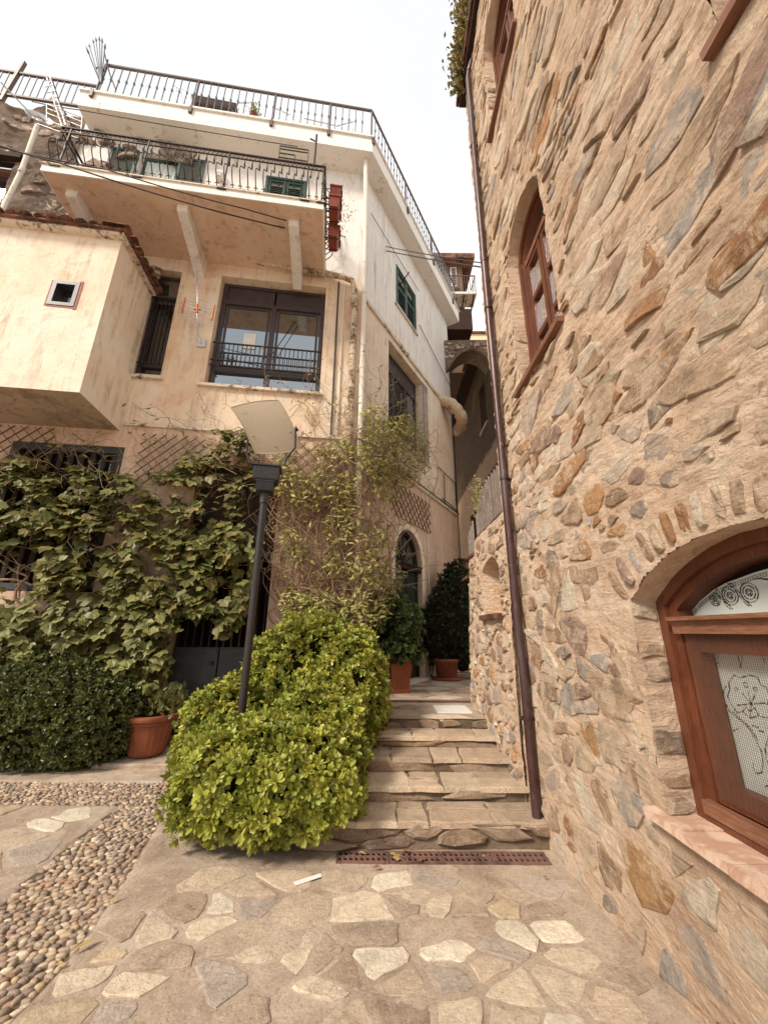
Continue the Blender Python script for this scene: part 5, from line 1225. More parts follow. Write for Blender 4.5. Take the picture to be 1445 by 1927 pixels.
trellis('lattice_trellis', 'light wooden lattice trellis on the cream wall left of the lamp head', F, fa(322, 868), (1, .0), (.0, 1), 1.05, .95, 6, .06)
trellis('lattice_trellis', 'wooden lattice trellis at the far left under the bay', F, fa(25, 850), (1, 0), (0, 1), 1.2, .9, 6, .06)
trellis('lattice_trellis', 'large tangled lattice trellis under the climber left of the house corner', F, fa(600, 920), (1, 0), (0, 1), 1.6, 1.7, 7, .05)
trellis('lattice_trellis', 'dark lattice trellis fixed above the arched alley door', A, (2.25, 4.32), (1, 0), (0, 1), 2.0, .80, 9, .05)

# ------------------------------------------------------------------ lamp post
lp = thing('garden_lamp', 'black lamp post with finned head and tilted curved cream reflector above', 'lamp', (-1.38, 4.2, 0))
LX, LY = -1.385, 4.2
b = MB(); b.tube([(LX, LY, .0), (LX, LY, 3.04)], .040, 14); b.build('pole', M['black'], lp)
b = MB(); b.tube([(LX, LY, 3.0), (LX, LY, 3.13)], .050, 14); b.build('collar', M['black'], lp)
LF = Frame((LX, LY, 0), (math.cos(R(12)), math.sin(R(12))), (math.sin(R(12)), -math.cos(R(12))))
b = MB(); b.box(LF, -.095, .095, -.09, .09, 3.13, 3.24); b.build('lower_housing', M['black'], lp)
b = MB(); b.box(LF, -.108, .108, -.102, .102, 3.24, 3.258); b.build('housing_rim', M['black'], lp)
b = MB(); b.add([LF.p(x, y, z) for z, e in ((3.262, 1), (3.42, 1.1)) for x, y in ((-.135*e, -.11*e), (.135*e, -.11*e), (.135*e, .11*e), (-.135*e, .11*e))], [(0, 1, 2, 3), (4, 5, 6, 7), (0, 1, 5, 4), (1, 2, 6, 5), (2, 3, 7, 6), (3, 0, 4, 7)]); b.build('upper_housing', M['black'], lp)
for i in range(20): b = MB(); x = -.128+i*.256/19; b.beam(LF.p(x, .114, 3.275), LF.p(x*1.1, .126, 3.412), .005, .010, up=Vector((1, 0, 0))); b.build('fin', M['black'], lp)
for i in range(15): b = MB(); x = -.088+i*.176/14; b.box(LF, x-.003, x+.003, .091, .10, 3.14, 3.235); b.build('fin', M['black'], lp)
b = MB(); b.box(LF, -.165, .165, -.14, .14, 3.422, 3.438); b.build('lid', M['black'], lp)
# reflector: curved sheet, real thickness
hx, v0 = LF.d, None
ctr = at(498, 803, 4.15); wdt, hgt = .50, .86
up_ = (Vector((0, 0, 1))*.80-LF.n*.60+LF.d*-.10).normalized(); sd = (LF.d*.96+Vector((0, 0, -.14))).normalized(); nr = sd.cross(up_).normalized()
if nr.dot(Vector((0, -1, 0))) < 0: nr = -nr
cs = [at(434, 766, 4.0), at(524, 752, 4.0), at(567, 844, 4.28), at(480, 852, 4.28)]   # TL TR BR BL of the sheet
V = []; nu, nv = 10, 10
for lay in (0, 1):
    for i in range(nu+1):
        for j in range(nv+1):
            u, v = i/nu, j/nv; p = cs[0].lerp(cs[1], u).lerp(cs[3].lerp(cs[2], u), v)
            p = p+nr*.05*(1-4*(v-.5)**2)+Vector((0, 0, .030))*(1-4*(u-.5)**2)*(1-2*v)-nr*.008*lay; V.append(p)
q = (nu+1)*(nv+1); b = MB(); Fc = []
for i in range(nu):
    for j in range(nv): k = i*(nv+1)+j; Fc += [(k, k+1, k+nv+2, k+nv+1), (q+k, q+k+1, q+k+nv+2, q+k+nv+1)]
b.add(V, Fc, None, True); b.build('reflector', M['lamp_shade'], lp)
rim = [V[i*(nv+1)] for i in range(nu+1)]+[V[nu*(nv+1)+j] for j in range(1, nv+1)]+[V[i*(nv+1)+nv] for i in range(nu-1, -1, -1)]+[V[j] for j in range(nv-1, -1, -1)]
b = MB(); b.tube([p-nr*.004 for p in rim], .007, 6, None, False); b.build('reflector_rim', M['lamp_shade'], lp)
for u_, v_ in ((1, 7), (9, 7), (5, 9)):
    p = V[u_*(nv+1)+v_]; b = MB(); b.tube([p-nr*.006, p+nr*.010], .010, 8); b.build('bolt', M['concrete'], lp)
b = MB(); b.tube([at(535, 876, 4.15), at(538, 862, 4.15), at(555, 843, 4.14), at(556, 808, 4.12)], .014, 8); b.tube([at(556, 808, 4.12), at(560, 806, 4.12)], .03, 10); b.build('arm', M['black'], lp)
b = MB(); b.tube([at(470, 872, 4.3), at(464, 852, 4.3), at(467, 825, 4.28)], .014, 8); b.build('arm', M['black'], lp)

# ------------------------------------------------------------------ far end of the alley
RB = Frame((3.6, 0, 0), (0, 1), (-1, 0))
ra = thing('alley_house', 'dark olive rendered house on the right side of the shaded alley', 'house', (3, 9, 0))
hW = hole(11.9, 12.7, 8.65, 10.4, d=.2); hD = hole(14.2, 15.4, 3.5, 6.2, d=.2)
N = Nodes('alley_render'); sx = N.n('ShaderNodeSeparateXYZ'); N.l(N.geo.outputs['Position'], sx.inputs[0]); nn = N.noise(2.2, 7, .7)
c = N.mix(N.ramp(N.math('MULTIPLY', N.math('ADD', sx.outputs['Z'], nn), .1), [(.80, 0), (.815, 1)]), N.ramp(nn, [(.3, (.24, .155, .10)), (.7, (.34, .235, .16))]), N.ramp(nn, [(.3, (.060, .040, .024)), (.7, (.10, .068, .042))]))  # alley shade put into the colour: dark upper wall, tan below
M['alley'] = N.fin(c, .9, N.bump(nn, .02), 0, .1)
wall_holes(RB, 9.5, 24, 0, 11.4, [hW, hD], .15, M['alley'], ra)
b = MB(); b.box(RB, 11.8, 12.8, -.21, -.23, 8.5, 10.5); b.build('pane', M['glass_dark'], ra)
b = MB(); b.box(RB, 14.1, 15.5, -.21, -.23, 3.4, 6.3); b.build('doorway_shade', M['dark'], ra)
b = MB(); b.box(RB, 11.8, 12.8, .07, -.15, 8.55, 8.646); b.build('sill', M['concrete'], ra)
b = MB(); b.box(RB, 11.62, 24, .45, -3, 11.41, 11.58); b.build('eave', M['beam'], ra); b = MB(); b.box(RB, 11.62, 24, .52, -3, 11.582, 11.7); b.build('roof', M['tile'], ra)
b = MB(); b.box(G, 3.61, 7, -9.52, -9.7, 0, 10.2); b.build('side_wall', M['alley'], ra)
# arch bridging the alley
ar = thing('stone_arch', 'old rubble stone arch bridging high across the alley', 'arch', (3.1, 11.2, 10.4))
top = [(2.05, 11.22), (4.4, 11.28)]; pts = [(2.05, 9.9)]+[(2.27+(3.62-2.27)*t, 10.30+.52*math.sin(math.pi*t)**.8) for t in np.linspace(0, 1, 12)]+[(3.62, 9.0), (4.4, 9.0)]
b = MB(); b.prism(G, pts+top[::-1], -10.9, -11.6); b.build('arch_ring', mortar_mat('arch_mortar', (.17, .12, .08), (.29, .22, .16), (.40, .32, .25), .03), ar)
items = []; Af = Frame((0, 10.9, 0), (1, 0), (0, -1)); wall_stones(Af, 2.1, 3.9, 10.2, 11.25, .2, .13, 201, lambda a, z: 10.35+.52*math.sin(math.pi*max(0, min(1, (a-2.27)/1.35)))**.8 < z < 11.18 and a < 3.8, lambda a, z: 0, [((.36,.28,.21),2), ((.25,.18,.13),2), ((.44,.37,.3),1)], (.005, .02), (.01, .05), .05, items=items); place_stones(items, 'stone', M['rock'], ar, 60)
b = MB(); b.box(G, 3.63, 4.5, -10.91, -11.9, 0, 9.0); b.build('pier', M['dark_mortar'], ar)
# brown building with small balcony beyond
bb = thing('brown_balcony_house', 'brown house with shuttered window and small iron balcony beyond the white eave', 'house', (2.5, 14, 0))
M['brown_wall'] = simple('brown_render', (.15, .095, .066), .9, .2, 2, .01)
b = MB(); b.box(G, .8, 3.36, -13.0, -16, 11.5, 17.1); b.build('wall', M['brown_wall'], bb)
b = MB(); b.box(G, .6, 3.85, -12.6, -16.2, 17.1, 17.35); b.build('roof', M['tile'], bb)
b = MB(); b.box(G, 2.84, 3.10, -12.96, -13, 15.9, 16.95); sh_ = b.build('window', M['pvc'], bb)
for k in range(9): b = MB(); b.box(G, 2.88, 3.06, -12.94, -12.958, 15.95+k*.108, 16.02+k*.108); b.build('slat', M['rail_brown'], sh_)
b = MB(); b.box(G, 2.95, 3.2, -12.97, -12.999, 14.95, 15.8); b.build('door', M['beam'], bb)
b = MB(); b.box(G, 2.5, 3.72, -12.3, -13, 14.78, 14.88); b.build('balcony_slab', M['ledge'], bb)
for x in np.arange(2.6, 3.72, .11): b = MB(); b.beam((x, 12.33, 14.88), (x, 12.33, 15.75), .018, up=Vector((1, 0, 0))); b.build('bar', M['rail_brown'], bb)
for y in (12.5, 12.7, 12.9): b = MB(); b.beam((3.70, y, 14.88), (3.70, y, 15.75), .018, up=Vector((1, 0, 0))); b.build('bar', M['rail_brown'], bb)
for p, q in (((2.55, 12.33, 15.75), (3.7, 12.33, 15.75)), ((3.7, 12.33, 15.75), (3.7, 13, 15.75))): b = MB(); b.beam(p, q, .035); b.build('rail', M['rail_brown'], bb)
for x in (2.8, 3.2, 3.6): b = MB(); b.beam((x, 12.35, 14.76), (x-.05, 12.98, 14.2), .05); b.build('bracket', M['beam'], bb)
b = MB(); b.box(G, 2.4, 3.42, -12.2, -12.99, 12.9, 13.9); b.build('lower_balcony', M['beam'], bb)
M['yellow'] = M['yellow']
ye = thing('yellow_house', 'distant pale yellow house glimpsed above the stone arch', 'house', (6, 24, 0))
q0 = at(872, 628, 30); q1 = at(960, 628, 30)
b = MB(); b.box(G, q0.x-1, q1.x+3, -30, -36, 0, q0.z); b.build('wall', M['yellow'], ye); b = MB(); b.box(G, q0.x-1.2, q1.x+3.2, -29.8, -36.2, q0.z+.002, q0.z+.18); b.build('roof', M['tile'], ye)
eh = thing('end_house', 'dark shaded house closing the far end of the alley', 'house', (4, 15, 0))
b = MB(); b.box(G, -1, 9, -22, -25, 0, at(870, 752, 22).z); b.build('wall', M['brown_wall'], eh); b = MB(); b.box(G, -1, 9, -21.6, -25, at(870, 752, 22).z+.002, at(870, 752, 22).z+.3); b.build('roof', M['tile'], eh)
b = MB(); b.box(G, 4.7, 5.0, -21.7, -21.9, 15, 18.5); b.build('white_post', M['pvc'], eh)
gw = thing('garden_wall', 'low dark rubble wall across the end of the alley', 'wall', (2.2, 12.5, 0))
b = MB(); b.box(G, 1.9, 3.6, -12.4, -12.8, .5, 3.9); b.build('wall', M['dark_mortar'], gw)
items = []; wall_stones(Frame((0, 12.4, 0), (1, 0), (0, -1)), 1.9, 3.55, .6, 3.85, .28, .17, 301, lambda a, z: z < 3.8 and a < 3.5, lambda a, z: 0, PAL_STEP, (.01, .03), (.02, .05), 0, items=items); place_stones(items, 'stone', M['rock'], gw, 60)

# ------------------------------------------------------------------ plants
def obovate(L, W_, fold=.25, curl=-.12, smx=.62):
    t = .92 if smx > .55 else .84; tw = .34 if smx > .55 else .20
    return np.array([(0, 0, 0), (.32*L, W_*.24, fold*W_*.3), (smx*L, W_*.5, fold*W_*.5+curl*L*.3), (t*L, W_*tw, fold*W_*.3+curl*L*.8), (L, 0, curl*L), (t*L, -W_*tw, fold*W_*.3+curl*L*.8), (smx*L, -W_*.5, fold*W_*.5+curl*L*.3), (.32*L, -W_*.24, fold*W_*.3), (smx*L, 0, curl*L*.3)])
LQ = np.array([(0, 1, 2, 8), (8, 2, 3, 4), (8, 4, 5, 6), (0, 8, 6, 7)])
def rotz(a): c, s = math.cos(a), math.sin(a); return np.array([(c, -s, 0), (s, c, 0), (0, 0, 1)])
def roty(a): c, s = math.cos(a), math.sin(a); return np.array([(c, 0, s), (0, 1, 0), (-s, 0, c)])
def rosette(n, L, W_, rng, el=(15, 65)):
    V = []; Fq = []
    for i in range(n):
        l = L*rng.uniform(.7, 1.1); e = R(rng.uniform(*el) if i < n-2 else rng.uniform(60, 85)); a = i*2.4+rng.uniform(-.3, .3)
        P = obovate(l, W_*rng.uniform(.85, 1.15)) @ roty(-e).T @ rotz(a).T; Fq.append(LQ+len(V)*9); V.append(P)
    return np.concatenate(V), np.concatenate(Fq)
def basis(nrm, rng, spread=.35):
    z = (nrm+Vector((rng.gauss(0, spread), rng.gauss(0, spread), rng.gauss(0, spread)))).normalized(); x = z.cross(Vector((rng.gauss(0, 1), rng.gauss(0, 1), rng.gauss(0, 1)))).normalized(); y = z.cross(x)
    return Matrix((x, y, z)).transposed()
def place_leaves(par, protos, spots, mat, limit, name, stuffname='foliage'):
    """protos: list of (V,F); spots: (pos, Matrix3, scale, col); the ones nearest the camera become parts"""
    spots = sorted(spots, key=lambda s: -size_seen([s[0]], None)*(1+.5*s[4] if len(s) > 4 else 1)); ms = [npmesh(name, v, f, mat, np.ones((len(f), 3))) for v, f in protos]
    for i, s in enumerate(spots[:limit]): inst(name, ms[i % len(ms)], par, Matrix.Translation(s[0]) @ s[1].to_4x4() @ Matrix.Scale(s[2], 4))
    VV, FF, CC = [], [], []; n0 = 0
    for i, s in enumerate(spots[limit:]):
        v, f = protos[i % len(protos)]; VV.append((v*s[2]) @ np.array(s[1]).T+np.array(s[0])); FF.append(f+n0); CC.append(np.tile(np.array(s[3]), (len(f), 1))); n0 += len(v)
    if VV: npobj(stuffname, npmesh(stuffname, np.concatenate(VV), np.concatenate(FF), mat, np.concatenate(CC)), par, 'stuff')
def sup(e, d):     # superellipsoid radius in direction d
    p = e[2]; r = e[1]; return (abs(d.x/r[0])**p+abs(d.y/r[1])**p+abs(d.z/r[2])**p)**(-1/p)
def inside(e, q, k=1.0):
    c, r, p = e; return abs((q.x-c[0])/r[0])**p+abs((q.y-c[1])/r[1])**p+abs((q.z-c[2])/r[2])**p < k
def blob_spots(blobs, n, rng, depth=(.80, 1.03), zmin=.02, sc_=(.8, 1.15), spread=.42, lump=.14, up=.45, colr=(.75, 1.2), front=True):
    out_ = []; tries = 0; tot = sum(e[1][0]*e[1][2] for e in blobs)
    while len(out_) < n and tries < n*60:
        tries += 1; e = rng.choices(blobs, [q[1][0]*q[1][2]+q[1][0]*q[1][1] for q in blobs])[0]; d = Vector((rng.gauss(0, 1), rng.gauss(0, 1), rng.gauss(0, 1))).normalized()
        d = Vector((d.x*e[1][0], d.y*e[1][1], d.z*e[1][2])).normalized()
        if front and d.y > .5: continue
        lm = 1+lump*noise.noise(Vector((d.x*2.6+e[0][0], d.y*2.6, d.z*2.6)))*1.6; k = rng.uniform(*depth)*lm; q = Vector(e[0])+d*sup(e, d)*k
        if q.z < zmin: continue
        if any(f is not e and inside(f, q, .80) for f in blobs): continue
        nrm = Vector((math.copysign(abs((q.x-e[0][0])/e[1][0])**(e[2]-1), q.x-e[0][0])/e[1][0], math.copysign(abs((q.y-e[0][1])/e[1][1])**(e[2]-1), q.y-e[0][1])/e[1][1], math.copysign(abs((q.z-e[0][2])/e[1][2])**(e[2]-1), q.z-e[0][2])/e[1][2])).normalized()
        nrm = (nrm+Vector((0, -.1, up))).normalized(); c = rng.uniform(*colr); t = rng.uniform(-.12, .12); out_.append((q, basis(nrm, rng, spread), rng.uniform(*sc_), (c*(1+t), c, c*(1-t)), 1 if k > .95 else 0))
    return out_
def core(par, blobs, mat, k=.80):  # added dark blob standing in for the shaded inside, blocks see-through
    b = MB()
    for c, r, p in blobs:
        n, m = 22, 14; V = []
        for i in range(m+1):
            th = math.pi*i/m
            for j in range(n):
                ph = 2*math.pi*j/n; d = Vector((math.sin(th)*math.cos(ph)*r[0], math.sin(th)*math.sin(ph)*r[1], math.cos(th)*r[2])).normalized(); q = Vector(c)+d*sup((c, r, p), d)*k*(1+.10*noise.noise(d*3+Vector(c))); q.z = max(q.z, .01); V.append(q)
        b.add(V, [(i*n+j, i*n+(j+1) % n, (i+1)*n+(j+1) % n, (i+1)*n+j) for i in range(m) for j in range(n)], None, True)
    b.build('dark_inner_fill', mat, par, 'stuff')
rng = random.Random(101)
# bright green bush in front
bush = thing('pittosporum_bush', 'large rounded bright lime green bush growing left of the stone steps', 'bush', (-.9, 4.2, 0))
BL = [((-.92, 3.90, .40), (.82, .64, .42), 2.3), ((-.86, 5.12, .92), (.80, .66, .80), 2.3), ((-.32, 5.0, .86), (.36, .60, .70), 2.3), ((-1.55, 4.75, .50), (.60, .58, .56), 2.2), ((-.62, 4.45, .58), (.50, .45, .55), 2.3)]
core(bush, BL, M['core'], .80)
pro = [rosette(rng.choice((8, 9, 10)), .074, .030, rng) for _ in range(6)]
place_leaves(bush, pro, blob_spots(BL, 6200, rng, sc_=(.6, 1.15), depth=(.82, 1.04), zmin=.10), M['leaf_lime'], 296, 'leaf_rosette')
# dark clipped hedge left
hedge = thing('clipped_hedge', 'dark green clipped hedge with small leaves at the left edge below the vine', 'hedge', (-4.2, 5.6, 0))
HB = [((-4.55, 5.62, .60), (1.25, .70, .68), 2.5), ((-3.78, 5.55, .50), (.62, .56, .56), 2.3)]
core(hedge, HB, M['core'], .86)
pro = [rosette(7, .062, .026, rng, (5, 75)) for _ in range(5)]
place_leaves(hedge, pro, blob_spots(HB, 4200, rng, sc_=(.75, 1.2), depth=(.86, 1.02), zmin=.03, spread=.6, lump=.07, up=.2), M['leaf_hedge'], 296, 'leaf_cluster')
# broad-leaved vine
def inpoly(x, y, P):
    c = False; j = len(P)-1
    for i in range(len(P)):
        if (P[i][1] > y) != (P[j][1] > y) and x < (P[j][0]-P[i][0])*(y-P[i][1])/(P[j][1]-P[i][1])+P[i][0]: c = not c
        j = i
    return c
def lobed(L, rng):
    rad = [(-118, .40), (-82, .66), (-62, .60), (-40, .84), (-20, .74), (0, 1.0), (20, .74), (40, .84), (62, .60), (82, .66), (118, .40)]
    V = [(0, 0, 0)]; 
    for a, r in rad: r *= L*rng.uniform(.9, 1.08)*.85; a = R(a*1.1); V.append((r*math.cos(a), r*math.sin(a), -abs(math.sin(a))*r*.0+(-.55*r*r/L)+.22*abs(r*math.sin(a))+rng.uniform(-.02, .02)*L*3))
    V = np.array(V); Fq = np.array([(0, i, i+1) for i in range(1, len(rad))]); return V, Fq
vine = thing('grape_vine', 'broad-leaved olive green vine covering the lower front wall and the old gate', 'vine', tuple(F.p(-3.4, .2, 0)))
VP = [(-60,878),(60,856),(130,872),(230,890),(330,884),(352,838),(385,812),(440,790),(478,812),(492,880),(480,935),(500,1000),(480,1060),(478,1120),(455,1165),(425,1200),(398,1160),(352,1170),(332,1215),(326,1260),(310,1290),(262,1290),(220,1262),(120,1238),(-60,1245)]
VH = [[(-60,1035),(62,1025),(78,1070),(60,1140),(-60,1150)], [(180,985),(205,985),(195,1060),(172,1120),(150,1060)], [(378,880),(430,870),(438,960),(385,985)], [(452,905),(520,905),(520,1010),(470,1000)], [(185,890),(212,900),(205,935),(180,930)]]
def vine_ok(x, y): return inpoly(x, y, VP) and not any(inpoly(x, y, h) and rng.random() < .93 for h in VH)
spots = []
while len(spots) < 4400:
    x, y = rng.uniform(-60, 500), rng.uniform(780, 1300)
    if not vine_ok(x, y): continue
    dn = noise.noise(Vector((x*.02, y*.02, 4)))
    if dn < -.10 and rng.random() < .85: continue
    off = rng.uniform(.10, .62)*(.75 if y < 900 else 1)+.16*dn; a, z = F.px(x, y, off); p = F.p(a, off, z)
    nrm = (F.n*rng.uniform(.3, 1)+Vector((0, 0, rng.uniform(.5, 2.2)))+F.d*rng.gauss(0, .6)).normalized()
    dn_ = (Vector((0, 0, -.8))+F.n*rng.uniform(.1, 1.3)+F.d*rng.gauss(0, .8)); xx = (dn_-nrm*dn_.dot(nrm)).normalized(); yy = nrm.cross(xx)
    c = rng.uniform(.7, 1.25); spots.append((p, Matrix((xx, yy, nrm)).transposed(), rng.choice((rng.uniform(.4, .75), rng.uniform(.7, 1.2))), (c*rng.uniform(.88, 1.25), c, c*rng.uniform(.7, 1.1)), off))
for _ in range(26):
    x, y = rng.uniform(318, 346), rng.uniform(1285, 1352); off = rng.uniform(.15, .4); a, z = F.px(x, y, off); nrm = (F.n+Vector((0, 0, .6))).normalized(); xx = Vector((rng.gauss(0, .3), 0, -1)); xx = (xx-nrm*xx.dot(nrm)).normalized(); spots.append((F.p(a, off, z), Matrix((xx, nrm.cross(xx), nrm)).transposed(), rng.uniform(.5, .9), (1, 1, 1), off))
pro = [lobed(.175, rng) for _ in range(9)]
place_leaves(vine, pro, spots, M['leaf_vine'], 296, 'leaf')
def wander(p0, p1, fr, rng, amp, n=14, off=(.05, .3)):
    """woody stem between two photo positions on the wall plane"""
    P = []; s1, s2 = rng.uniform(0, 99), rng.uniform(0, 99); o0, o1 = rng.uniform(*off), rng.uniform(*off)
    for k in range(n+1):
        t = k/n; x = p0[0]+(p1[0]-p0[0])*t+amp*noise.noise(Vector((t*3.2, s1, 0))); y = p0[1]+(p1[1]-p0[1])*t+amp*noise.noise(Vector((t*3.2, s2, 7)))
        o = o0+(o1-o0)*t+.10*noise.noise(Vector((t*4, s1, s2))); f = fr(x) if callable(fr) else fr; a, z = f.px(x, y, max(.04, o)); P.append(f.p(a, max(.04, o), z))
    return P
for (p0, p1) in (((285, 1375), (262, 1080)), ((292, 1370), (330, 1090)), ((283, 1300), (150, 1150)), ((262, 1100), (60, 900)), ((300, 1150), (430, 830)), ((150, 1160), (-40, 1110)), ((60, 1150), (-20, 1010)), ((20, 1160), (70, 1045)), ((330, 1100), (470, 1000)), ((-30, 1085), (75, 1100)), ((240, 1000), (240, 870)), ((40, 1180), (45, 1060))):
    P = wander(p0, p1, F, rng, 50); b = MB(); b.tube(P, [.022-.014*i/len(P) for i in range(len(P))], 6); b.build('stem', M['bark'], vine)
b = MB()
for _ in range(70):
    x, y = rng.uniform(0, 460), rng.uniform(830, 1120); b.tube(wander((x, y), (x+rng.gauss(0, 90), y-rng.uniform(20, 110)), F, rng, 40, 8, (.1, .6)), .005, 4, None, False)
b.build('twigs', M['bark'], vine, 'stuff')
# twiggy climber round the corner
cl = thing('twiggy_climber', 'tangled pale twiggy climber with small yellow-green leaves round the house corner', 'climber', tuple(F.p(-.6, .2, .6)))
fr_of = lambda x: F if x < 668 else A
CP = [(498,905),(520,850),(575,830),(640,800),(700,760),(770,780),(806,830),(800,890),(768,925),(742,960),(735,1010),(765,1075),(745,1120),(716,1190),(560,1200),(530,1140),(548,1050),(520,985)]
NST = 0
for _ in range(58):
    x0 = rng.uniform(545, 712); x1 = x0+rng.gauss(0, 70); y1 = rng.uniform(800, 1000); x1 = min(max(x1, 490), 800)
    P = wander((x0, 1215), (x1, y1), fr_of, rng, 75, 16, (.06, .40)); b = MB(); r = rng.uniform(.008, .017); b.tube(P, [r*(1-.6*i/len(P)) for i in range(len(P))], 5, None, False); b.build('stem', M['bark'], cl)
b = MB(); tips = []
for _ in range(480):
    x, y = rng.uniform(500, 800), rng.uniform(790, 1190)
    if not inpoly(x, y, CP): continue
    q = (x+rng.gauss(0, 45), y-rng.uniform(-30, 85)); P = wander((x, y), q, fr_of, rng, 45, 8, (.08, .55)); b.tube(P, rng.uniform(.003, .007), 4, None, False); tips += P[3:]
for (p0, p1) in (((560, 840), (500, 690)), ((600, 820), (530, 720)), ((640, 800), (610, 700)), ((660, 790), (648, 720)), ((700, 770), (690, 650)), ((690, 770), (730, 700)), ((590, 830), (570, 745)), ((480, 830), (440, 735)), ((430, 830), (355, 750)), ((770, 800), (800, 770)), ((620, 820), (560, 700)), ((400, 830), (240, 770)), ((760, 800), (745, 730)), ((540, 860), (470, 770)), ((130, 860), (60, 810)), ((330, 860), (250, 800)), ((90, 860), (190, 815)), ((280, 870), (130, 835))):
    for _ in range(2):
        P = wander(p0, (p1[0]+rng.gauss(0, 15), p1[1]+rng.gauss(0, 15)), fr_of, rng, 30, 10, (.1, .35)); b.tube(P, .004, 4, None, False); tips += P[2:]+P[6:]
b.build('twigs', M['bark'], cl, 'stuff')
spots = []
def add_leaf(p, lst, s0=.6, s1=1.15):
    nrm = (Vector((0, -1, 0))*.5+Vector((rng.gauss(0, .5), rng.gauss(0, .4), rng.uniform(0, 1.2)))).normalized(); xx = Vector((rng.gauss(0, 1), rng.gauss(0, .6), rng.gauss(-.25, .7))); xx = (xx-nrm*xx.dot(nrm)).normalized(); c = rng.uniform(.6, 1.35)
    lst.append((p, Matrix((xx, nrm.cross(xx), nrm)).transposed(), rng.uniform(s0, s1), (c*rng.uniform(.9, 1.25), c, c*rng.uniform(.7, 1.1)), 0))
for p in tips:
    if rng.random() < .42: add_leaf(p+Vector((rng.gauss(0, .04), rng.gauss(0, .04), rng.gauss(0, .04))), spots)
C2 = [(690,790),(770,778),(806,830),(798,890),(765,920),(700,900),(670,860)]; C3 = [(560,830),(640,800),(720,830),(740,960),(735,1080),(700,1180),(560,1190),(530,1000)]
k = 0
while k < 5600:
    x, y = rng.uniform(500, 810), rng.uniform(760, 1200); in2 = inpoly(x, y, C2)
    if not (in2 or (inpoly(x, y, CP) and rng.random() < .5)): continue
    if not in2 and noise.noise(Vector((x*.018, y*.018, 9))) < -.02: continue
    f = fr_of(x); o = rng.uniform(.12, .6); a, z = f.px(x, y, o); add_leaf(f.p(a, o, z), spots); k += 1
pro = [(obovate(.12, .046, .3, rng.uniform(-.3, .1), .5), LQ) for _ in range(5)]
place_leaves(cl, pro, spots, M['leaf_jas'], 296, 'leaf')
# terracotta pot with the vine stem
def pot(name, label, c, prof, n=28, mat='terracotta', group=None, cat='pot', ribs=0):
    t = thing(name, label, cat, c, group); b = MB(); V = []; m = len(prof)
    for r, z in prof:
        for k in range(n):
            a = 2*math.pi*k/n; rr = r*(1-(.018 if ribs and k % 2 and prof[1][1] < z < prof[ribs][1]+.001 else 0)); V.append((c[0]+rr*math.cos(a), c[1]+rr*math.sin(a), c[2]+z))
    b.add(V, [(i*n+k, i*n+(k+1) % n, (i+1)*n+(k+1) % n, (i+1)*n+k) for i in range(m-1) for k in range(n)], None, not ribs); b.build('body', M[mat], t)
    b = MB(); zt = prof[-1][1]-.06; b.lathe((c[0], c[1], c[2]+zt), [(.001, .02), (prof[-1][0]*.97, .0)], 20); b.build('soil', M['soil'], t); return t
pot('terracotta_pot', 'big ribbed terracotta pot beside the dark hedge under the vine', (-3.06, 5.70, .07), [(.001, 0), (.20, 0), (.22, .03), (.285, .36), (.30, .365), (.305, .385), (.30, .40), (.345, .42), (.352, .45), (.35, .475), (.31, .478), (.30, .42)], 44, ribs=3)
c0 = Vector((-2.95, 5.74, .6)); sp1 = leaf_cloud(130, lambda: (c0+Vector((rng.gauss(0, .14), rng.gauss(0, .12), rng.gauss(.05, .10))), Vector((0, -.3, 1))), .11, .08, rng)
pp = thing('pot_plant', 'low broad-leaved plant growing in the ribbed terracotta pot', 'plant', tuple(c0)); npobj('foliage', npmesh('foliage', sp1[0], sp1[1], M['leaf_vine'], sp1[2]), pp, 'stuff')
# tall square planter
sqp = thing('square_planter', 'tall tapering square terracotta planter at the top of the steps left', 'planter', (.25, 7.05, PZ))
def sq(w_, z, a=R(20)): return [Vector((.25, 7.05, PZ+z))+Vector((math.cos(a+R(45)+k*math.pi/2), math.sin(a+R(45)+k*math.pi/2), 0))*w_*.7071 for k in range(4)]
def loft(b, rings):
    for r0, r1 in zip(rings[:-1], rings[1:]): b.add(r0+r1, [(k, (k+1) % 4, 4+(k+1) % 4, 4+k) for k in range(4)])
b = MB(); loft(b, [sq(.30, 0), sq(.32, .01), sq(.32, .05), sq(.29, .07), sq(.40, .50), sq(.40, .505)]); b.build('body', M['terracotta'], sqp)
b = MB(); loft(b, [sq(.40, .50), sq(.44, .51), sq(.44, .56), sq(.38, .562), sq(.37, .50)]); b.build('rim', M['terracotta'], sqp)
b = MB(); V = sq(.385, .53); b.add(V, [(0, 1, 2, 3)]); b.build('soil', M['soil'], sqp)
shr = thing('potted_shrub', 'glossy dark green leafy shrub growing in the tall square planter', 'shrub', (.25, 7.05, PZ+.5))
SB = [((.12, 7.05, 1.72), (.50, .42, .50), 2.0), ((.28, 6.95, 1.32), (.36, .34, .24), 2.0), ((-.15, 7.0, 1.45), (.3, .3, .4), 2.0)]
core(shr, SB, M['core'], .6)
pro = [rosette(6, .12, .075, rng, (0, 60)) for _ in range(4)]
place_leaves(shr, pro, blob_spots(SB, 420, rng, depth=(.6, 1.08), zmin=PZ+.4, sc_=(.6, 1.1), spread=.6, lump=.3), M['leaf_pot'], 150, 'leaf_cluster')
for k in range(4): b = MB(); b.tube([(.25+k*.03-.05, 7.05, PZ+.5), (.15+k*.06, 7.02, 1.5+k*.1)], .012, 6); b.build('stem', M['bark'], shr)
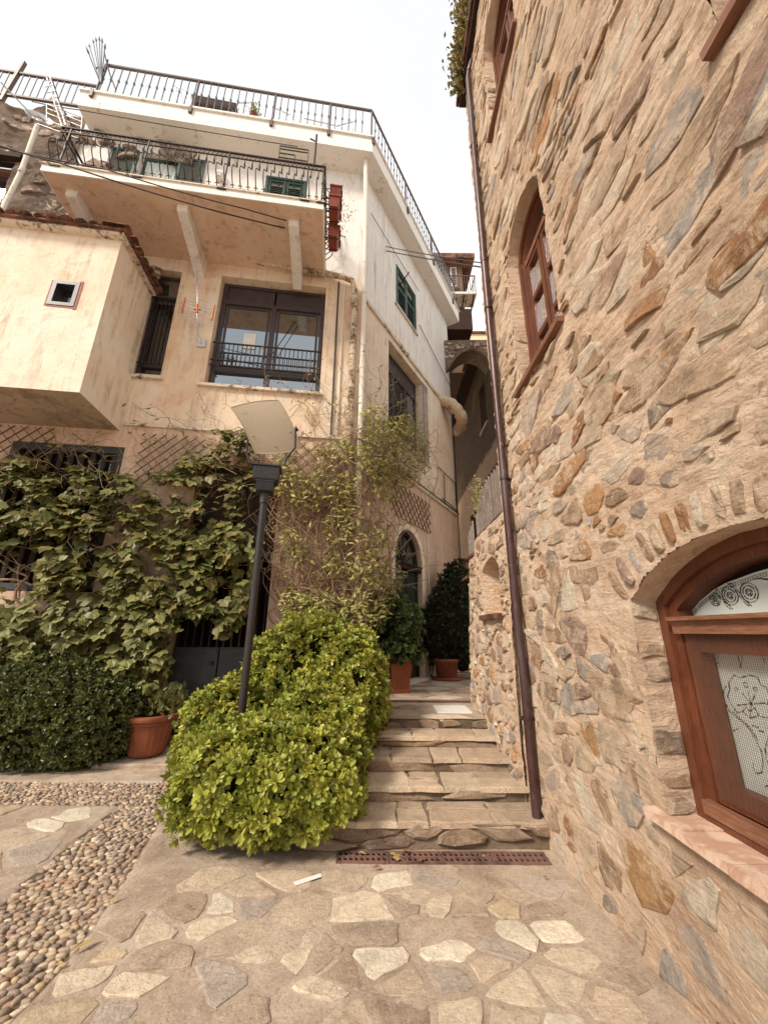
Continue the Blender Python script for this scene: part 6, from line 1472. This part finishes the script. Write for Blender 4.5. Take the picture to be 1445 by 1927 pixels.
pot('round_pot', 'round terracotta pot on a saucer at the back of the landing', (1.36, 8.85, PZ), [(.001, 0), (.30, 0), (.32, .02), (.33, .055), (.30, .06), (.19, .055), (.215, .08), (.25, .36), (.275, .365), (.28, .43), (.25, .432), (.24, .38)], 32)
shr = thing('potted_shrub', 'dark conical small-leaved shrub rising out of the round pot by the low wall', 'shrub', (1.4, 9.0, PZ+.4))
SB = [((1.50, 9.1, 1.75), (.52, .42, .92), 2.2), ((1.72, 9.3, 2.5), (.40, .4, .70), 2.0), ((1.15, 9.05, 1.60), (.34, .34, .62), 2.2), ((1.75, 9.1, 1.25), (.34, .4, .55), 2)]
core(shr, SB, M['core'], .86)
pro = [rosette(7, .075, .034, rng, (0, 75)) for _ in range(4)]
place_leaves(shr, pro, blob_spots(SB, 1500, rng, depth=(.8, 1.05), zmin=PZ+.3, sc_=(.7, 1.2), spread=.7, lump=.15), M['leaf_dark'], 200, 'leaf_cluster')
b = MB(); b.tube([(1.36, 8.85, PZ+.38), (1.42, 8.95, 1.6)], .03, 8); b.build('stem', M['bark'], shr)
b = MB(); pt = thing('small_pot', 'small dark pot half hidden between the arched door and the round pot', 'pot', (1.0, 9.35, PZ)); b.lathe((1.0, 9.35, PZ), [(.001, 0), (.11, 0), (.15, .26), (.17, .265), (.17, .31), (.15, .31)], 16); b.build('body', simple('dark_plastic_pot', (.03, .022, .02), .7), pt)
# plant over the roof edge of the stone house
rp = thing('roof_creeper', 'olive brown creeper spilling over the roof edge of the stone house', 'creeper', (1.1, 3.9, 10.2))
P0, P1 = Vector((1.14, 4.12, 10.0)), Vector((1.0, 3.2, 10.95))
def rs():
    t = rng.random(); w2 = .16+.10*noise.noise(Vector((t*7, 1, 2))); x, y = 884-26*(1-t)**.7*0+0, 0
    y = 195*(1-t)-30; x0 = 868+20*t; k_ = noise.noise(Vector((t*6, 1, 2))); q = at(x0-abs(rng.gauss(0, 10+6*k_))+rng.uniform(-2, 6), y+rng.uniform(-14, 18), 4.1-.75*t+rng.uniform(-.22, .12)); return q, Vector((-.6, -.3, .4))
V, Fq, Cc = leaf_cloud(2600, rs, .085, .04, rng); npobj('foliage', npmesh('foliage', V, Fq, M['leaf_olive'], Cc), rp, 'stuff')
for k in range(5): b = MB(); q = rs()[0]; q2 = rs()[0]; b.tube([(1.3, q.y, TOPZ+.2), tuple(q)], .012, 5); b.build('stem', M['bark'], rp)
sh = thing('fence_weed', 'dry weed growing through the grey railing on the low wall', 'weed', (1.25, 4.9, 3.2))
c0 = Vector((1.27, 4.85, 3.35)); V, Fq, Cc = leaf_cloud(110, lambda: (c0+Vector((rng.gauss(0, .03), rng.gauss(0, .16), rng.gauss(0, .13))), Vector((-1, 0, .2))), .07, .016, rng); npobj('foliage', npmesh('foliage', V, Fq, M['leaf_jas'], Cc), sh, 'stuff')
sh = thing('trailing_plant', 'thin dry trailing plant in the lower red planter at the balcony corner', 'plant', tuple(fs.p(1.1, .3, 9.6)))
c0 = fs.p(1.0, .38, 9.5); V, Fq, Cc = leaf_cloud(120, lambda: (c0+Vector((rng.gauss(0, .10), rng.gauss(0, .10), rng.gauss(0, .30))), Vector((0, 0, 1))), .06, .02, rng); npobj('foliage', npmesh('foliage', V, Fq, M['leaf_jas'], Cc), sh, 'stuff')

# ------------------------------------------------------------------ door slabs and litter
ds = struct_root('door_step', (-2.6, 5.9, 0))
for i, (x0, x1, y0, y1, z0, z1) in enumerate(((-3.5, -1.7, 5.34, 5.78, -.02, .055), (-2.95, -1.6, 5.78, 6.34, -.02, .115))):
    b = MB(); V = []; n = 14; prof = [(0, z0), (-.006, z1-.012), (.012, z1), (y1-y0, z1)]
    for k in range(n+1):
        for dy, z in prof: V.append((x0+(x1-x0)*k/n, y0+dy+.02*noise.noise(Vector((k*.4, i, 0))), z))
    b.add(V, [(k*4+q, (k+1)*4+q, (k+1)*4+q+1, k*4+q+1) for k in range(n) for q in range(3)]); b.build('slab', M['floor_stone'] if 'floor_stone' in M else M['floor_mortar'], ds)
ps = thing('paper_strip', 'short white paper strip lying on the paving in front of the bush', 'paper', tuple(atz(578, 1654, .01)))
P = [atz(x, y, .012) for x, y in ((552, 1660), (603, 1644), (606, 1650), (556, 1667))]
b = MB(); b.add([p+Vector((0, 0, .0)) for p in P]+[p+Vector((0, 0, -.002)) for p in P], [(0, 1, 2, 3), (4, 5, 6, 7), (0, 1, 5, 4), (1, 2, 6, 5), (2, 3, 7, 6), (3, 0, 4, 7)]); b.build('strip', M['paper'], ps)
M['dry'] = simple('dry_leaf', (.36, .27, .10), .8, .3, 20, .001); M['dry2'] = simple('brown_leaf', (.20, .09, .045), .8, .3, 20, .001)
def dry(x, y, label, L, W_, mat, a, z=.012, grp=None, shape=None):
    p = atz(x, y, z); t = thing('fallen_leaf', label, 'leaf', tuple(p), grp); v = obovate(L, W_, .4, .05, .5)
    if shape: v, f = lobed(L, rng)
    else: f = LQ
    v = v @ rotz(a).T+np.array(p)+np.array((0, 0, .012)); npobj('blade', npmesh('blade', v, f, M[mat], None), t)
dry(742, 1614, 'large yellow lobed fallen leaf lying on the drain grate', .12, .06, 'dry', .3, .018, None, True)
dry(690, 1612, 'small curled tan leaf on the drain grate left of the yellow leaf', .07, .03, 'dry', 2.8, .018)
dry(700, 1638, 'small brown curled leaf on the paving just below the grate', .06, .04, 'dry2', .2)
dry(765, 1606, 'brown crumpled leaf on the grate right of the yellow leaf', .06, .05, 'dry2', 1.2, .018, None, True)
dry(795, 1622, 'dark brown leaf scrap on the near edge of the drain grate', .07, .05, 'dry2', 2.2, .018, None, True)
dry(190, 1708, 'pale green willow shaped leaf on the pebbles beside the paving', .11, .022, 'dry', .9)
dry(128, 1800, 'long tan curled leaf lying where pebbles meet the flagstones', .13, .035, 'dry', .9)
dry(100, 1824, 'small yellow round leaf at the lower edge of the pebble strip', .04, .03, 'dry', .3)
dry(265, 1555, 'yellowish leaf on the pebbles close to the bush', .06, .04, 'dry', 1.3)
dry(62, 1708, 'small pale leaf lying in the middle of the pebbles', .05, .03, 'dry', 2.0)
dry(352, 1714, 'tiny orange brown leaf on the flagstones below the bush', .03, .02, 'dry2', .3)
dry(1020, 1654, 'tiny red brown leaf on the paving near the drainpipe foot', .04, .02, 'dry2', -.4)
